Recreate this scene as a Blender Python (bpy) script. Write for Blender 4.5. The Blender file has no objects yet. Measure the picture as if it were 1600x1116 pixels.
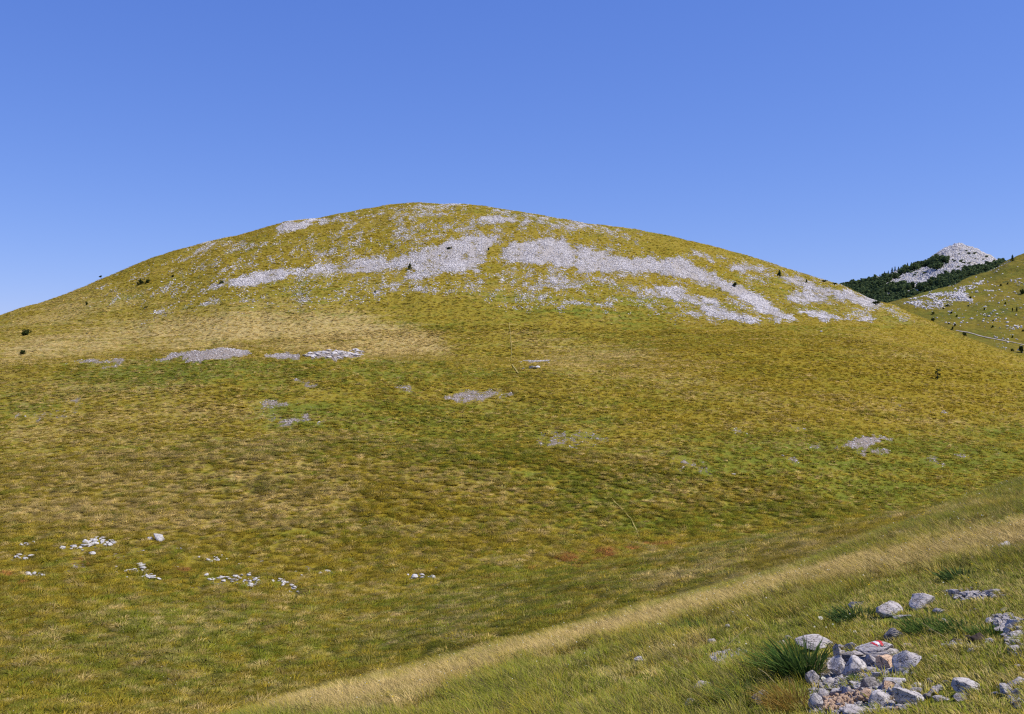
import bpy, math, random
import numpy as np
from mathutils import Vector

scene = bpy.context.scene
COL = scene.collection
rad = math.radians
F = 1537.0            # focal length in photo pixels (photo 1600 px wide)
CX, CY = 800.0, 558.0
EYE = 1.65

# ------------------------------------------------------------------ camera, light, exposure
cam_d = bpy.data.cameras.new("camera")
cam_d.sensor_width = 36.0
cam_d.lens = 36.0 * F / 1600.0
cam_d.clip_start = 0.1
cam_d.clip_end = 20000.0
cam = bpy.data.objects.new("camera", cam_d)
cam.location = (0, 0, EYE)
cam.rotation_euler = (rad(90), 0, 0)
COL.objects.link(cam)
scene.camera = cam

SUN_EL, SUN_AZ = 56.0, 100.0      # azimuth clockwise from the view direction (+Y)
world = bpy.data.worlds.new("World")
scene.world = world
world.use_nodes = True
wn = world.node_tree
wn.nodes.clear()
w_out = wn.nodes.new("ShaderNodeOutputWorld")
w_bg = wn.nodes.new("ShaderNodeBackground")
w_sky = wn.nodes.new("ShaderNodeTexSky")
w_sky.sky_type = 'NISHITA'
w_sky.sun_disc = False
w_sky.sun_elevation = rad(SUN_EL)
w_sky.sun_rotation = rad(SUN_AZ)
w_sky.altitude = 1200
w_sky.air_density = 1.0
w_sky.dust_density = 0.0
w_sky.ozone_density = 1.6
w_sep = wn.nodes.new("ShaderNodeSeparateColor")
w_com = wn.nodes.new("ShaderNodeCombineColor")
wn.links.new(w_sky.outputs[0], w_sep.inputs[0])
for _i, (_g, _k) in enumerate([(.88, .84), (.74, 1.25), (.48, 3.60)]):     # the camera's colour rendering of the blue
    _p = wn.nodes.new("ShaderNodeMath")
    _p.operation = 'POWER'
    _p.inputs[1].default_value = _g
    _m = wn.nodes.new("ShaderNodeMath")
    _m.operation = 'MULTIPLY'
    _m.inputs[1].default_value = _k
    wn.links.new(w_sep.outputs[_i], _p.inputs[0])
    wn.links.new(_p.outputs[0], _m.inputs[0])
    wn.links.new(_m.outputs[0], w_com.inputs[_i])
wn.links.new(w_com.outputs[0], w_bg.inputs[0])
w_bg.inputs[1].default_value = 0.10
wn.links.new(w_bg.outputs[0], w_out.inputs[0])

sun_d = bpy.data.lights.new("sun", 'SUN')
sun_d.energy = 5.0
sun_d.angle = rad(0.53)
sun_d.color = (1.0, 0.935, 0.82)
sun = bpy.data.objects.new("sun", sun_d)
az, el = rad(SUN_AZ), rad(SUN_EL)
to_sun = Vector((math.sin(az) * math.cos(el), math.cos(az) * math.cos(el), math.sin(el)))
sun.rotation_euler = to_sun.to_track_quat('Z', 'Y').to_euler()
sun.location = (40, -20, 80)
COL.objects.link(sun)

scene.view_settings.view_transform = 'Standard'
scene.view_settings.look = 'None'
scene.view_settings.exposure = 0.0
scene.view_settings.gamma = 1.0
scene.view_settings.use_curve_mapping = False
scene.render.engine = 'CYCLES'
scene.cycles.use_denoising = False
scene.cycles.pixel_filter_type = 'BLACKMAN_HARRIS'
scene.cycles.filter_width = 1.25
scene.cycles.max_bounces = 5
scene.cycles.diffuse_bounces = 3
scene.cycles.transparent_max_bounces = 4

# ------------------------------------------------------------------ numpy helpers
rng = np.random.default_rng(7)
pyr = random.Random(5)


def _hash(ix, iy, seed):
    h = (ix.astype(np.int64) * 374761393 + iy.astype(np.int64) * 668265263 + seed * 1442695041) & 0xffffffff
    h = ((h ^ (h >> 13)) * 1274126177) & 0xffffffff
    h = (h ^ (h >> 16)) & 0xffffffff
    return h / 4294967295.0


def vnoise(x, y, seed=0):
    x0, y0 = np.floor(x), np.floor(y)
    fx, fy = x - x0, y - y0
    fx = fx * fx * (3 - 2 * fx)
    fy = fy * fy * (3 - 2 * fy)
    a = _hash(x0, y0, seed)
    b = _hash(x0 + 1, y0, seed)
    c = _hash(x0, y0 + 1, seed)
    d = _hash(x0 + 1, y0 + 1, seed)
    return (a + (b - a) * fx) * (1 - fy) + (c + (d - c) * fx) * fy


def fbm(x, y, seed=0, octaves=4, gain=0.5):
    s, amp, tot = 0.0, 1.0, 0.0
    for o in range(octaves):
        s = s + amp * vnoise(x * 2 ** o + 17.3 * o, y * 2 ** o - 9.1 * o, seed + o)
        tot += amp
        amp *= gain
    return s / tot          # about 0..1


def pchip_slopes(X, Y):
    """X, Y: (K, N) knots along axis 0 -> monotone slopes."""
    h = np.diff(X, axis=0)
    d = np.diff(Y, axis=0) / h
    m = np.zeros_like(Y)
    w1 = 2 * h[1:] + h[:-1]
    w2 = h[1:] + 2 * h[:-1]
    same = d[1:] * d[:-1] > 0
    with np.errstate(divide='ignore', invalid='ignore'):
        hm = (w1 + w2) / (w1 / d[:-1] + w2 / d[1:])
    m[1:-1] = np.where(same, hm, 0)
    m[0], m[-1] = d[0], d[-1]
    return m


def pchip1(xk, yk, x):
    xk = np.asarray(xk, float)[:, None]
    yk = np.asarray(yk, float)[:, None]
    m = pchip_slopes(xk, yk) if len(xk) > 2 else np.full_like(yk, (yk[-1, 0] - yk[0, 0]) / (xk[-1, 0] - xk[0, 0]))
    xk, yk, m = xk[:, 0], yk[:, 0], m[:, 0]
    x = np.clip(x, xk[0], xk[-1])
    i = np.clip(np.searchsorted(xk, x) - 1, 0, len(xk) - 2)
    h = xk[i + 1] - xk[i]
    t = (x - xk[i]) / h
    return ((1 + 2 * t) * (1 - t) ** 2) * yk[i] + t * (1 - t) ** 2 * h * m[i] + \
        t * t * (3 - 2 * t) * yk[i + 1] + t * t * (t - 1) * h * m[i + 1]


# ------------------------------------------------------------------ the shape of the land
# Every ridge and valley line: where it runs across the view (bearing given as photo column),
# how far off it is (metres ahead) and how high it stands (as the photo row it is seen at, or metres).
SIL = [(-500, 640), (-300, 590), (0, 494.5), (64, 472), (103, 457), (129, 446.6), (161, 434.5), (193, 421.6),
       (225, 409), (300, 384), (375, 367), (450, 347), (525, 336), (575, 326.5), (650, 318.7), (719, 319.4), (769, 325),
       (812, 331), (875, 342), (937, 352), (1000, 362.5), (1087, 379), (1150, 395), (1212, 414), (1259, 429),
       (1306, 443), (1337, 456), (1370, 469), (1398, 477), (1422, 490), (1460, 505), (1488, 518), (1526, 533),
       (1564, 546), (1600, 556), (1750, 600), (2100, 690)]
LINES = [
    # name, kind ('y' rows / 'z' metres relative to the eye), heights, distances
    ('D', 'y', [(-500, 1290), (0, 1255), (400, 1116), (600, 1062), (800, 1010), (1000, 957), (1200, 905), (1400, 858), (1600, 812), (2100, 720)],
     [(-500, 8), (0, 9), (400, 11.5), (800, 15), (1200, 22), (1600, 36), (2100, 44)]),
    ('E0', 'z', [(-500, -13.5), (0, -13.5), (400, -13.5), (800, -12.2), (1200, -9.7), (1600, -8.5), (2100, -7)],
     [(-500, 28), (0, 28), (400, 30), (800, 33), (1200, 40), (1600, 50), (2100, 60)]),
    ('E', 'y', [(-500, 1116), (400, 1116), (800, 1003), (1200, 882), (1600, 795), (2100, 720)],
     [(-500, 50), (400, 50), (800, 60), (1200, 75), (1600, 66), (2100, 75)]),
    ('E2', 'y', [(-500, 1000), (0, 1003), (400, 1003), (800, 935), (1000, 880), (1200, 842), (1400, 806), (1600, 774), (2100, 715)],
     [(-500, 68), (0, 68), (400, 70), (800, 82), (1200, 98), (1600, 92), (2100, 95)]),
    ('F', 'y', [(-500, 900), (0, 900), (400, 905), (800, 880), (1000, 860), (1200, 834), (1400, 812), (1600, 790), (2100, 740)],
     [(-500, 90), (0, 90), (400, 95), (800, 108), (1200, 132), (1600, 150), (2100, 160)]),
    ('H', 'y', [(-500, 700), (800, 700), (1600, 700), (2100, 710)],
     [(-500, 150), (0, 150), (400, 150), (800, 158), (1200, 170), (1600, 188), (2100, 190)]),
    ('G', 'y', [(-500, 600), (-150, 580), (0, 566), (110, 558), (250, 553), (330, 545), (390, 550), (430, 554), (520, 548), (580, 557), (700, 563), (840, 566), (1000, 568), (1200, 572), (1600, 610), (2100, 690)],
     [(-500, 220), (0, 228), (300, 226), (800, 234), (1200, 236), (1600, 238), (2100, 240)]),
    ('G2', 'z', [(-500, -13), (0, -2.6), (300, 0.3), (570, -0.3), (840, -0.8), (1000, 1.0), (1200, 2.4), (1600, -3.5), (2100, -19)],
     [(-500, 250), (0, 256), (300, 252), (800, 258), (1200, 258), (1600, 256), (2100, 260)]),
    ('J', 'y', [(-500, 630), (0, 553), (200, 545), (400, 538), (800, 533), (1200, 512), (1400, 535), (1600, 590), (2100, 695)],
     [(-500, 290), (0, 292), (400, 285), (800, 283), (1200, 300), (1600, 282), (2100, 290)]),
    ('J2', 'y', [(-500, 635), (0, 524), (200, 490), (400, 440), (700, 425), (800, 430), (1000, 445), (1200, 470), (1400, 508), (1600, 572), (2100, 695)],
     [(-500, 335), (0, 338), (400, 350), (800, 352), (1200, 366), (1400, 350), (1600, 310), (2100, 310)]),
    ('K', 'y', SIL,
     [(-500, 380), (0, 402), (400, 448), (700, 470), (800, 470), (1200, 462), (1400, 420), (1600, 345), (2100, 340)]),
    ('L', 'z', [(-500, -35), (0, -10), (600, 40), (1000, 20), (1200, 8), (1400, 12), (1600, -6), (2100, -10)],
     [(-500, 520), (600, 600), (1200, 600), (1400, 600), (1600, 490), (2100, 480)]),
    ('M0', 'y', [(-500, 600), (1200, 510), (1400, 500), (1500, 482), (1600, 458), (2100, 400)],
     [(-500, 700), (1200, 680), (1400, 690), (1600, 760), (2100, 800)]),
    ('M', 'y', [(-500, 590), (1200, 490), (1340, 482), (1398, 473.5), (1432, 465.5), (1460, 456), (1488, 446.6), (1511, 435), (1545, 426), (1573, 410), (1600, 396.7), (2100, 250)],
     [(-500, 800), (1200, 780), (1400, 780), (1600, 1000), (2100, 1060)]),
    ('N', 'z', [(-500, -40), (1200, 20), (1400, 40), (1600, 60), (2100, 60)],
     [(-500, 1250), (2100, 1250)]),
    ('P', 'y', [(-500, 585), (1000, 520), (1200, 490), (1320, 451), (1350, 444), (1390, 430), (1420, 417), (1445, 410), (1465, 397), (1480, 388), (1502, 384), (1516, 386), (1535, 393), (1562, 405), (1600, 424), (1700, 446), (2100, 470)],
     [(-500, 1900), (2100, 1900)]),
    ('Q', 'z', [(-500, -60), (2100, -60)], [(-500, 3000), (2100, 3000)]),
    ('R', 'z', [(-500, -300), (2100, -300)], [(-500, 7000), (2100, 7000)]),
]
PA, PB = 0.233, -0.154        # the knoll the camera stands on: a tilted plane near the feet

fine = np.arange(-31.0, 31.001, 0.116)
outer = np.arange(31.0 + 4.5, 329.0 - 4.4, 4.56)
TH = np.radians(np.concatenate([fine, outer]))      # goes round the full circle
NT = len(TH)
NF = len(fine)
dense_x = np.linspace(-120, 1720, 461)
th_d = np.arctan((dense_x - CX) / F)


def round_interp(vals_d, smooth_back=True):
    """values known for the front bearings -> all bearings, blended round the back."""
    t = np.where(TH > math.pi, TH - 2 * math.pi, TH)
    a0, a1 = th_d[0], th_d[-1]
    out = np.interp(t, th_d, vals_d)
    # back: from a1 round to a0
    tt = np.where(t < a0, t + 2 * math.pi, t)
    back = (tt > a1)
    s = np.clip((tt - a1) / (a0 + 2 * math.pi - a1), 0, 1)
    s = s * s * (3 - 2 * s)
    return np.where(back, vals_d[-1] + (vals_d[0] - vals_d[-1]) * s, out)


def near_plane(r, th):
    X, Y = r * np.sin(th), r * np.cos(th)
    q = PA * X + PB * Y
    q = np.clip(q, -6, 4)
    return -EYE + q


Rk, Zk, names = [], [], []
for r0 in (1.0, 4.0):
    Rk.append(np.full(NT, r0))
    Zk.append(near_plane(np.full(NT, r0), TH))
    names.append('near')
lineinfo = {}
for nm, kind, hs, ds in LINES:
    dep = pchip1([p[0] for p in ds], [p[1] for p in ds], dense_x)
    hv = pchip1([p[0] for p in hs], [p[1] for p in hs], dense_x)
    z = (CY - hv) / F * dep if kind == 'y' else hv
    r = dep / np.cos(th_d)
    if nm == 'D':
        rr, zz = round_interp(r), round_interp(z)
        rc = 0.6 * rr
        Rk.append(rc)
        zc = near_plane(rc, TH)
        back = np.cos(TH) < 0.3
        Zk.append(np.where(back, zz * 0.6 - EYE * 0.4, zc - 0.10 - 0.35 * np.clip(np.sin(TH), 0, 1) * 2))
        names.append('C')
    Rk.append(round_interp(r))
    Zk.append(round_interp(z))
    names.append(nm)
    lineinfo[nm] = (kind, hs)
Rk, Zk = np.array(Rk), np.array(Zk)
for k in range(1, len(Rk)):
    Rk[k] = np.maximum(Rk[k], Rk[k - 1] * 1.02 + 0.2)

R_SPLIT1, R_SPLIT2 = None, None
rows_m = np.geomspace(1.0, 243.0, 400)
rows_h = np.geomspace(243.0, 560.0, 300)
rows_f = np.geomspace(560.0, 2050.0, 240)
rows_o = np.geomspace(2050.0, 6900.0, 14)
ROWS = np.concatenate([rows_m, rows_h[1:], rows_f[1:], rows_o[1:]])
NR = len(ROWS)
I_M, I_H, I_F = 400, 699, NR


def eval_profiles(Zk):
    m = pchip_slopes(Rk, Zk)
    Z = np.empty((NR, NT))
    idx = np.zeros((NR, NT), int)
    for k in range(1, len(Rk) - 1):
        idx += (ROWS[:, None] > Rk[k][None, :])
    cols = np.arange(NT)[None, :]
    x0, x1 = Rk[idx, cols], Rk[idx + 1, cols]
    h = x1 - x0
    t = np.clip((ROWS[:, None] - x0) / h, 0, 1)
    return ((1 + 2 * t) * (1 - t) ** 2) * Zk[idx, cols] + t * (1 - t) ** 2 * h * m[idx, cols] + \
        t * t * (3 - 2 * t) * Zk[idx + 1, cols] + t * t * (t - 1) * h * m[idx + 1, cols]


COS = np.cos(TH)
front = (np.abs(np.where(TH > math.pi, TH - 2 * math.pi, TH)) < rad(31.05))
pxc = np.where(front, CX + F * np.tan(np.where(front, TH, 0)), 0)
for it in range(6):
    Z = eval_profiles(Zk)
    PYg = CY - F * Z / (ROWS[:, None] * np.where(front, COS, 1)[None, :])
    for k, nm in enumerate(names):
        if nm in ('D', 'K', 'M', 'P'):
            hs = lineinfo[nm][1]
            want = np.interp(pxc, dense_x, pchip1([p[0] for p in hs], [p[1] for p in hs], dense_x))
            lo = Rk[k - 1] * 0.3 + Rk[k] * 0.7
            hi = Rk[k] * 0.9 + Rk[k + 1] * 0.1
            inside = (ROWS[:, None] >= lo[None]) & (ROWS[:, None] <= hi[None])
            pm = np.where(inside, PYg, 1e9).min(axis=0)
            err = np.where(front & (pm < 1e8), pm - want, 0)
            Zk[k] += np.clip(err, -40, 40) / F * Rk[k] * COS
Z = eval_profiles(Zk)

Rg = np.repeat(ROWS[:, None], NT, 1)
Xg = Rg * np.sin(TH)[None]
Yg = Rg * np.cos(TH)[None]
# relief: hummocks and swells, growing with distance
ampl = np.interp(ROWS, [1, 6, 15, 40, 100, 240, 600, 2000, 7000], [.01, .025, .05, .16, .30, .40, .9, 6, 20])[:, None]
scl = np.interp(np.log(ROWS), np.log([1, 15, 60, 240, 600, 2000]), [0, 1, 2, 3, 4, 5])[:, None]
n = np.zeros_like(Z)
n += ampl * 0.8 * (fbm(Xg / 2.3, Yg / 2.3, 3, 3) - .5) * (Rg < 330)
n += ampl * 2.0 * (fbm(Xg / 11, Yg / 11, 11, 3) - .5)
n += ampl * 2.2 * (fbm(Xg / 45, Yg / 45, 31, 3) - .5) * (Rg > 40)
n += (Rg > 600) * 9 * (fbm(Xg / 90, Yg / 90, 51, 4) - .5) * np.clip((Rg - 600) / 500, 0, 1)
# shallow gullies running down the hill face
n += np.where((Rg > 290) & (Rg < 470), 1.6, 0) * (fbm(TH[None] * 30 + Rg / 400, Rg / 160, 77, 3) - .5)
Z = Z + n
Z0 = Z + EYE                       # world height of the ground grid
PX = np.where(front[None], pxc[None] + 0 * Z, -9999)
PY = CY - F * (Z0 - EYE) / np.where(front[None], Yg, 1e9)
runmin = np.minimum.accumulate(PY, axis=0)
VIS = (PY <= runmin + 1.5) & front[None]
LR = np.log(ROWS)


def ground(x, y):
    """height of the ground sheet at world x, y (arrays)."""
    x = np.asarray(x, float)
    y = np.asarray(y, float)
    r = np.hypot(x, y)
    t = np.arctan2(x, y)
    ci = (t - TH[0]) / (TH[1] - TH[0])
    ci = np.clip(ci, 0, NF - 1.001)
    c0 = ci.astype(int)
    fc = ci - c0
    ri = np.interp(np.log(np.maximum(r, 1.0)), LR, np.arange(NR))
    ri = np.clip(ri, 0, NR - 1.001)
    r0 = ri.astype(int)
    fr = (r - ROWS[r0]) / (ROWS[r0 + 1] - ROWS[r0])
    fr = np.clip(fr, 0, 1)
    a = Z0[r0, c0] * (1 - fc) + Z0[r0, c0 + 1] * fc
    b = Z0[r0 + 1, c0] * (1 - fc) + Z0[r0 + 1, c0 + 1] * fc
    return a * (1 - fr) + b * fr


def at(px, py, rmin=0.0, rmax=1e9):
    """where the sight line through photo pixel (px, py) meets the ground -> x, y, z arrays."""
    px = np.atleast_1d(np.asarray(px, float))
    py = np.atleast_1d(np.asarray(py, float))
    t = np.arctan((px - CX) / F)
    ci = np.clip((t - TH[0]) / (TH[1] - TH[0]), 0, NF - 1.001)
    c0 = ci.astype(int)
    fc = ci - c0
    out = np.zeros((len(px), 3))
    for s in range(0, len(px), 20000):
        e = min(len(px), s + 20000)
        prof = PY[:, c0[s:e]] * (1 - fc[s:e]) + PY[:, c0[s:e] + 1] * fc[s:e]
        ok = (prof <= py[None, s:e]) & (ROWS[:, None] >= rmin) & (ROWS[:, None] <= rmax)
        k = np.argmax(ok, axis=0)
        none = ~ok.any(axis=0)
        if none.any():
            cand = np.where((ROWS[:, None] >= rmin) & (ROWS[:, None] <= rmax), prof, 1e9)
            k = np.where(none, np.argmin(cand, axis=0), k)
        k1 = np.maximum(k, 1)
        j = np.arange(e - s)
        p0, p1 = prof[k1 - 1, j], prof[k1, j]
        f = np.clip((p0 - py[s:e]) / np.maximum(p0 - p1, 1e-6), 0, 1)
        f = np.where(none | (p0 <= p1), 1.0, f)
        r = ROWS[k1 - 1] * (1 - f) + ROWS[k1] * f
        out[s:e, 0] = r * np.sin(t[s:e])
        out[s:e, 1] = r * np.cos(t[s:e])
    out[:, 2] = ground(out[:, 0], out[:, 1])
    return out


def at1(px, py, **k):
    return Vector(at([px], [py], **k)[0])


# ------------------------------------------------------------------ what grows or lies where (masks over the land)
def Q(ox, oy, s, pts):
    return [(ox + x / s, oy + y / s) for x, y in pts]


A = lambda p: Q(500, 300, 3.2, p)
B = lambda p: Q(900, 320, 3.2, p)
Cc = lambda p: Q(0, 300, 2.667, p)
Dd = lambda p: Q(1100, 560, 3.2, p)
Ee = lambda p: Q(1400, 380, 6.2, p)
G_ = lambda p: Q(1150, 440, 5.313, p)
SCREE = [
    # broad thin cover of loose stones first
    (.25, 8, A([(0, 400), (100, 130), (500, 62), (900, 90), (1600, 200), (1600, 520), (1450, 590), (950, 580), (780, 510), (500, 490), (0, 560)])),
    (.23, 8, B([(0, 100), (400, 200), (1000, 310), (1500, 480), (1500, 560), (1000, 560), (600, 590), (0, 500)])),
    (.11, 10, Cc([(300, 440), (700, 290), (1200, 120), (1600, 75), (1600, 470), (1000, 480), (600, 520)])),
    (.85, 3, A([(80, 400), (200, 335), (330, 335), (420, 312), (600, 262), (680, 235), (760, 222), (880, 222), (870, 270), (830, 330), (810, 370), (790, 415), (740, 405), (700, 420), (660, 400), (600, 405), (560, 430), (480, 440), (400, 445), (430, 410), (470, 385), (400, 385), (300, 400), (150, 415)])),
    (.98, 3, A([(890, 300), (960, 250), (1060, 245), (1150, 225), (1230, 240), (1270, 280), (1280, 350), (1250, 380), (1150, 365), (1000, 355), (920, 345), (885, 320)])),
    (.75, 4, A([(1270, 250), (1400, 280), (1500, 320), (1600, 330), (1600, 405), (1450, 400), (1330, 400), (1260, 385), (1270, 330), (1300, 290)])),
    (.62, 4, A([(1000, 460), (1110, 420), (1200, 405), (1330, 420), (1380, 460), (1300, 500), (1150, 490), (1050, 490)])),
    (.55, 2, A([(950, 558), (1040, 575), (1035, 585), (960, 575)])),
    (.70, 2, A([(1170, 545), (1300, 545), (1460, 565), (1460, 580), (1300, 568), (1180, 556)])),
    (.40, 3, A([(780, 470), (880, 480), (930, 500), (850, 500)])),
    (.62, 3, A([(280, 215), (420, 175), (500, 155), (640, 170), (640, 190), (500, 188), (380, 202), (300, 222)])),
    (.88, 3, A([(760, 130), (900, 115), (1000, 130), (1010, 155), (900, 160), (800, 150)])),
    (.60, 3, A([(1000, 130), (1130, 140), (1280, 165), (1310, 190), (1250, 205), (1130, 170), (1010, 155)])),
    (.55, 2, A([(180, 120), (300, 105), (480, 98), (480, 113), (300, 125), (200, 132)])),
    (.50, 2, A([(640, 190), (760, 165), (820, 175), (700, 197)])),
    (.50, 2, A([(0, 295), (60, 290), (80, 305), (20, 312)])),
    (.45, 2, A([(115, 245), (160, 205), (215, 188), (200, 210), (140, 245)])),
    (.70, 2, A([(255, 520), (265, 490), (300, 485), (310, 510), (270, 525)])),
    (.45, 2, A([(320, 490), (450, 480), (540, 470), (580, 485), (500, 500), (350, 505)])),
    (.35, 3, A([(0, 540), (100, 510), (200, 500), (200, 520), (60, 545)])),
    (.40, 3, A([(500, 66), (700, 68), (700, 82), (400, 92)])),
    (.50, 3, A([(870, 95), (1100, 120), (1600, 215), (1600, 235), (1300, 190), (1000, 120)])),
    (.92, 3, B([(0, 190), (100, 220), (200, 270), (330, 265), (500, 260), (600, 290), (680, 340), (760, 380), (850, 420), (950, 470), (980, 510), (1090, 560), (1100, 580), (1020, 580), (950, 550), (880, 510), (800, 460), (720, 430), (650, 395), (560, 372), (420, 350), (280, 330), (150, 345), (0, 340)])),
    (.78, 3, B([(340, 430), (400, 400), (500, 405), (560, 440), (680, 465), (720, 485), (740, 510), (900, 560), (930, 580), (880, 600), (780, 570), (640, 560), (620, 510), (520, 485), (420, 470)])),
    (.60, 2, B([(330, 520), (450, 520), (540, 540), (520, 550), (380, 540)])),
    (.60, 3, B([(560, 510), (700, 530), (760, 575), (700, 600), (640, 570), (560, 550)])),
    (.50, 2, B([(20, 447), (130, 445), (130, 460), (20, 460)])),
    (.50, 3, B([(40, 480), (180, 490), (180, 510), (60, 500)])),
    (.38, 3, B([(200, 450), (320, 440), (420, 480), (300, 480)])),
    (.78, 3, B([(760, 310), (850, 290), (940, 310), (980, 320), (940, 335), (830, 342), (780, 330)])),
    (.50, 3, B([(820, 375), (900, 365), (960, 385), (880, 390)])),
    (.88, 3, B([(1000, 355), (1100, 365), (1200, 395), (1350, 430), (1480, 470), (1540, 510), (1480, 520), (1380, 495), (1260, 460), (1120, 415), (1010, 375)])),
    (.82, 3, B([(1030, 465), (1100, 430), (1180, 435), (1230, 455), (1330, 490), (1280, 500), (1190, 490), (1100, 500), (1040, 480)])),
    (.80, 2, G_([(540, 255), (640, 240), (750, 255), (800, 290), (930, 295), (940, 310), (800, 310), (780, 335), (680, 320), (600, 290)])),
    (.75, 2, G_([(980, 305), (1100, 300), (1190, 315), (1150, 330), (1000, 320)])),
    (.40, 2, G_([(1240, 220), (1300, 215), (1460, 310), (1490, 345), (1350, 325), (1280, 270)])),
    (.60, 3, B([(80, 120), (200, 150), (330, 175), (320, 185), (180, 160), (70, 135)])),
    (.72, 2, B([(550, 240), (640, 245), (740, 265), (720, 273), (620, 258), (560, 250)])),
    (.88, 2, Cc([(1150, 150), (1200, 125), (1330, 108), (1270, 150), (1220, 165), (1160, 165)])),
    (.60, 2, Cc([(1330, 120), (1420, 100), (1420, 112), (1340, 135)])),
    (.50, 3, Cc([(800, 240), (860, 210), (970, 188), (960, 215), (870, 240), (820, 265), (720, 300), (720, 290)])),
    (.50, 3, Cc([(940, 250), (1040, 215), (1120, 210), (1060, 240), (960, 255)])),
    (.50, 3, Cc([(760, 338), (850, 300), (950, 265), (930, 290), (830, 335), (770, 348)])),
    (.82, 2, Cc([(840, 410), (950, 365), (1050, 335), (1180, 318), (1230, 330), (1180, 360), (1060, 395), (960, 385), (900, 410)])),
    (.60, 3, Cc([(1180, 320), (1300, 310), (1480, 280), (1600, 260), (1600, 330), (1480, 335), (1400, 350), (1250, 360)])),
    (.55, 2, Cc([(1310, 260), (1370, 240), (1400, 255), (1330, 275)])),
    (.60, 2, Cc([(820, 475), (880, 445), (950, 440), (930, 460), (830, 485)])),
    (.60, 2, Cc([(990, 455), (1060, 445), (1050, 460), (1000, 467)])),
    (.45, 2, Cc([(1100, 465), (1140, 460), (1130, 475)])),
    (.70, 2, Cc([(1550, 420), (1580, 400), (1600, 405), (1590, 430), (1560, 437)])),
    (.42, 3, Cc([(1230, 450), (1350, 430), (1350, 447), (1240, 462)])),
    (.35, 3, Cc([(640, 500), (740, 480), (700, 515), (640, 520)])),
    (.48, 2, Cc([(400, 400), (440, 380), (490, 376), (470, 395), (420, 412)])),
    (.42, 2, Cc([(420, 428), (490, 405), (480, 422)])),
    # turf showing between the stone sheets
    (-.85, 3, B([(560, 268), (660, 283), (760, 340), (850, 350), (830, 372), (760, 377), (680, 332), (620, 302)])),
    (-.85, 3, B([(830, 390), (920, 400), (1040, 420), (1020, 450), (1100, 520), (1120, 562), (1060, 545), (990, 500), (930, 450), (860, 410)])),
    (-.80, 3, B([(530, 410), (640, 405), (740, 440), (740, 465), (640, 455), (560, 440)])),
    (-.80, 3, B([(730, 485), (860, 520), (940, 550), (900, 562), (800, 530)])),
    (-.85, 3, G_([(600, 175), (740, 170), (920, 190), (960, 220), (960, 260), (860, 265), (700, 235)])),
    (-.70, 4, A([(720, 85), (870, 85), (860, 108), (760, 108)])),
    (-.70, 5, B([(330, 190), (520, 200), (520, 250), (340, 250), (250, 235)])),
    (-.60, 3, A([(870, 340), (930, 350), (940, 400), (860, 420), (830, 390), (850, 345)])),
]
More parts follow.
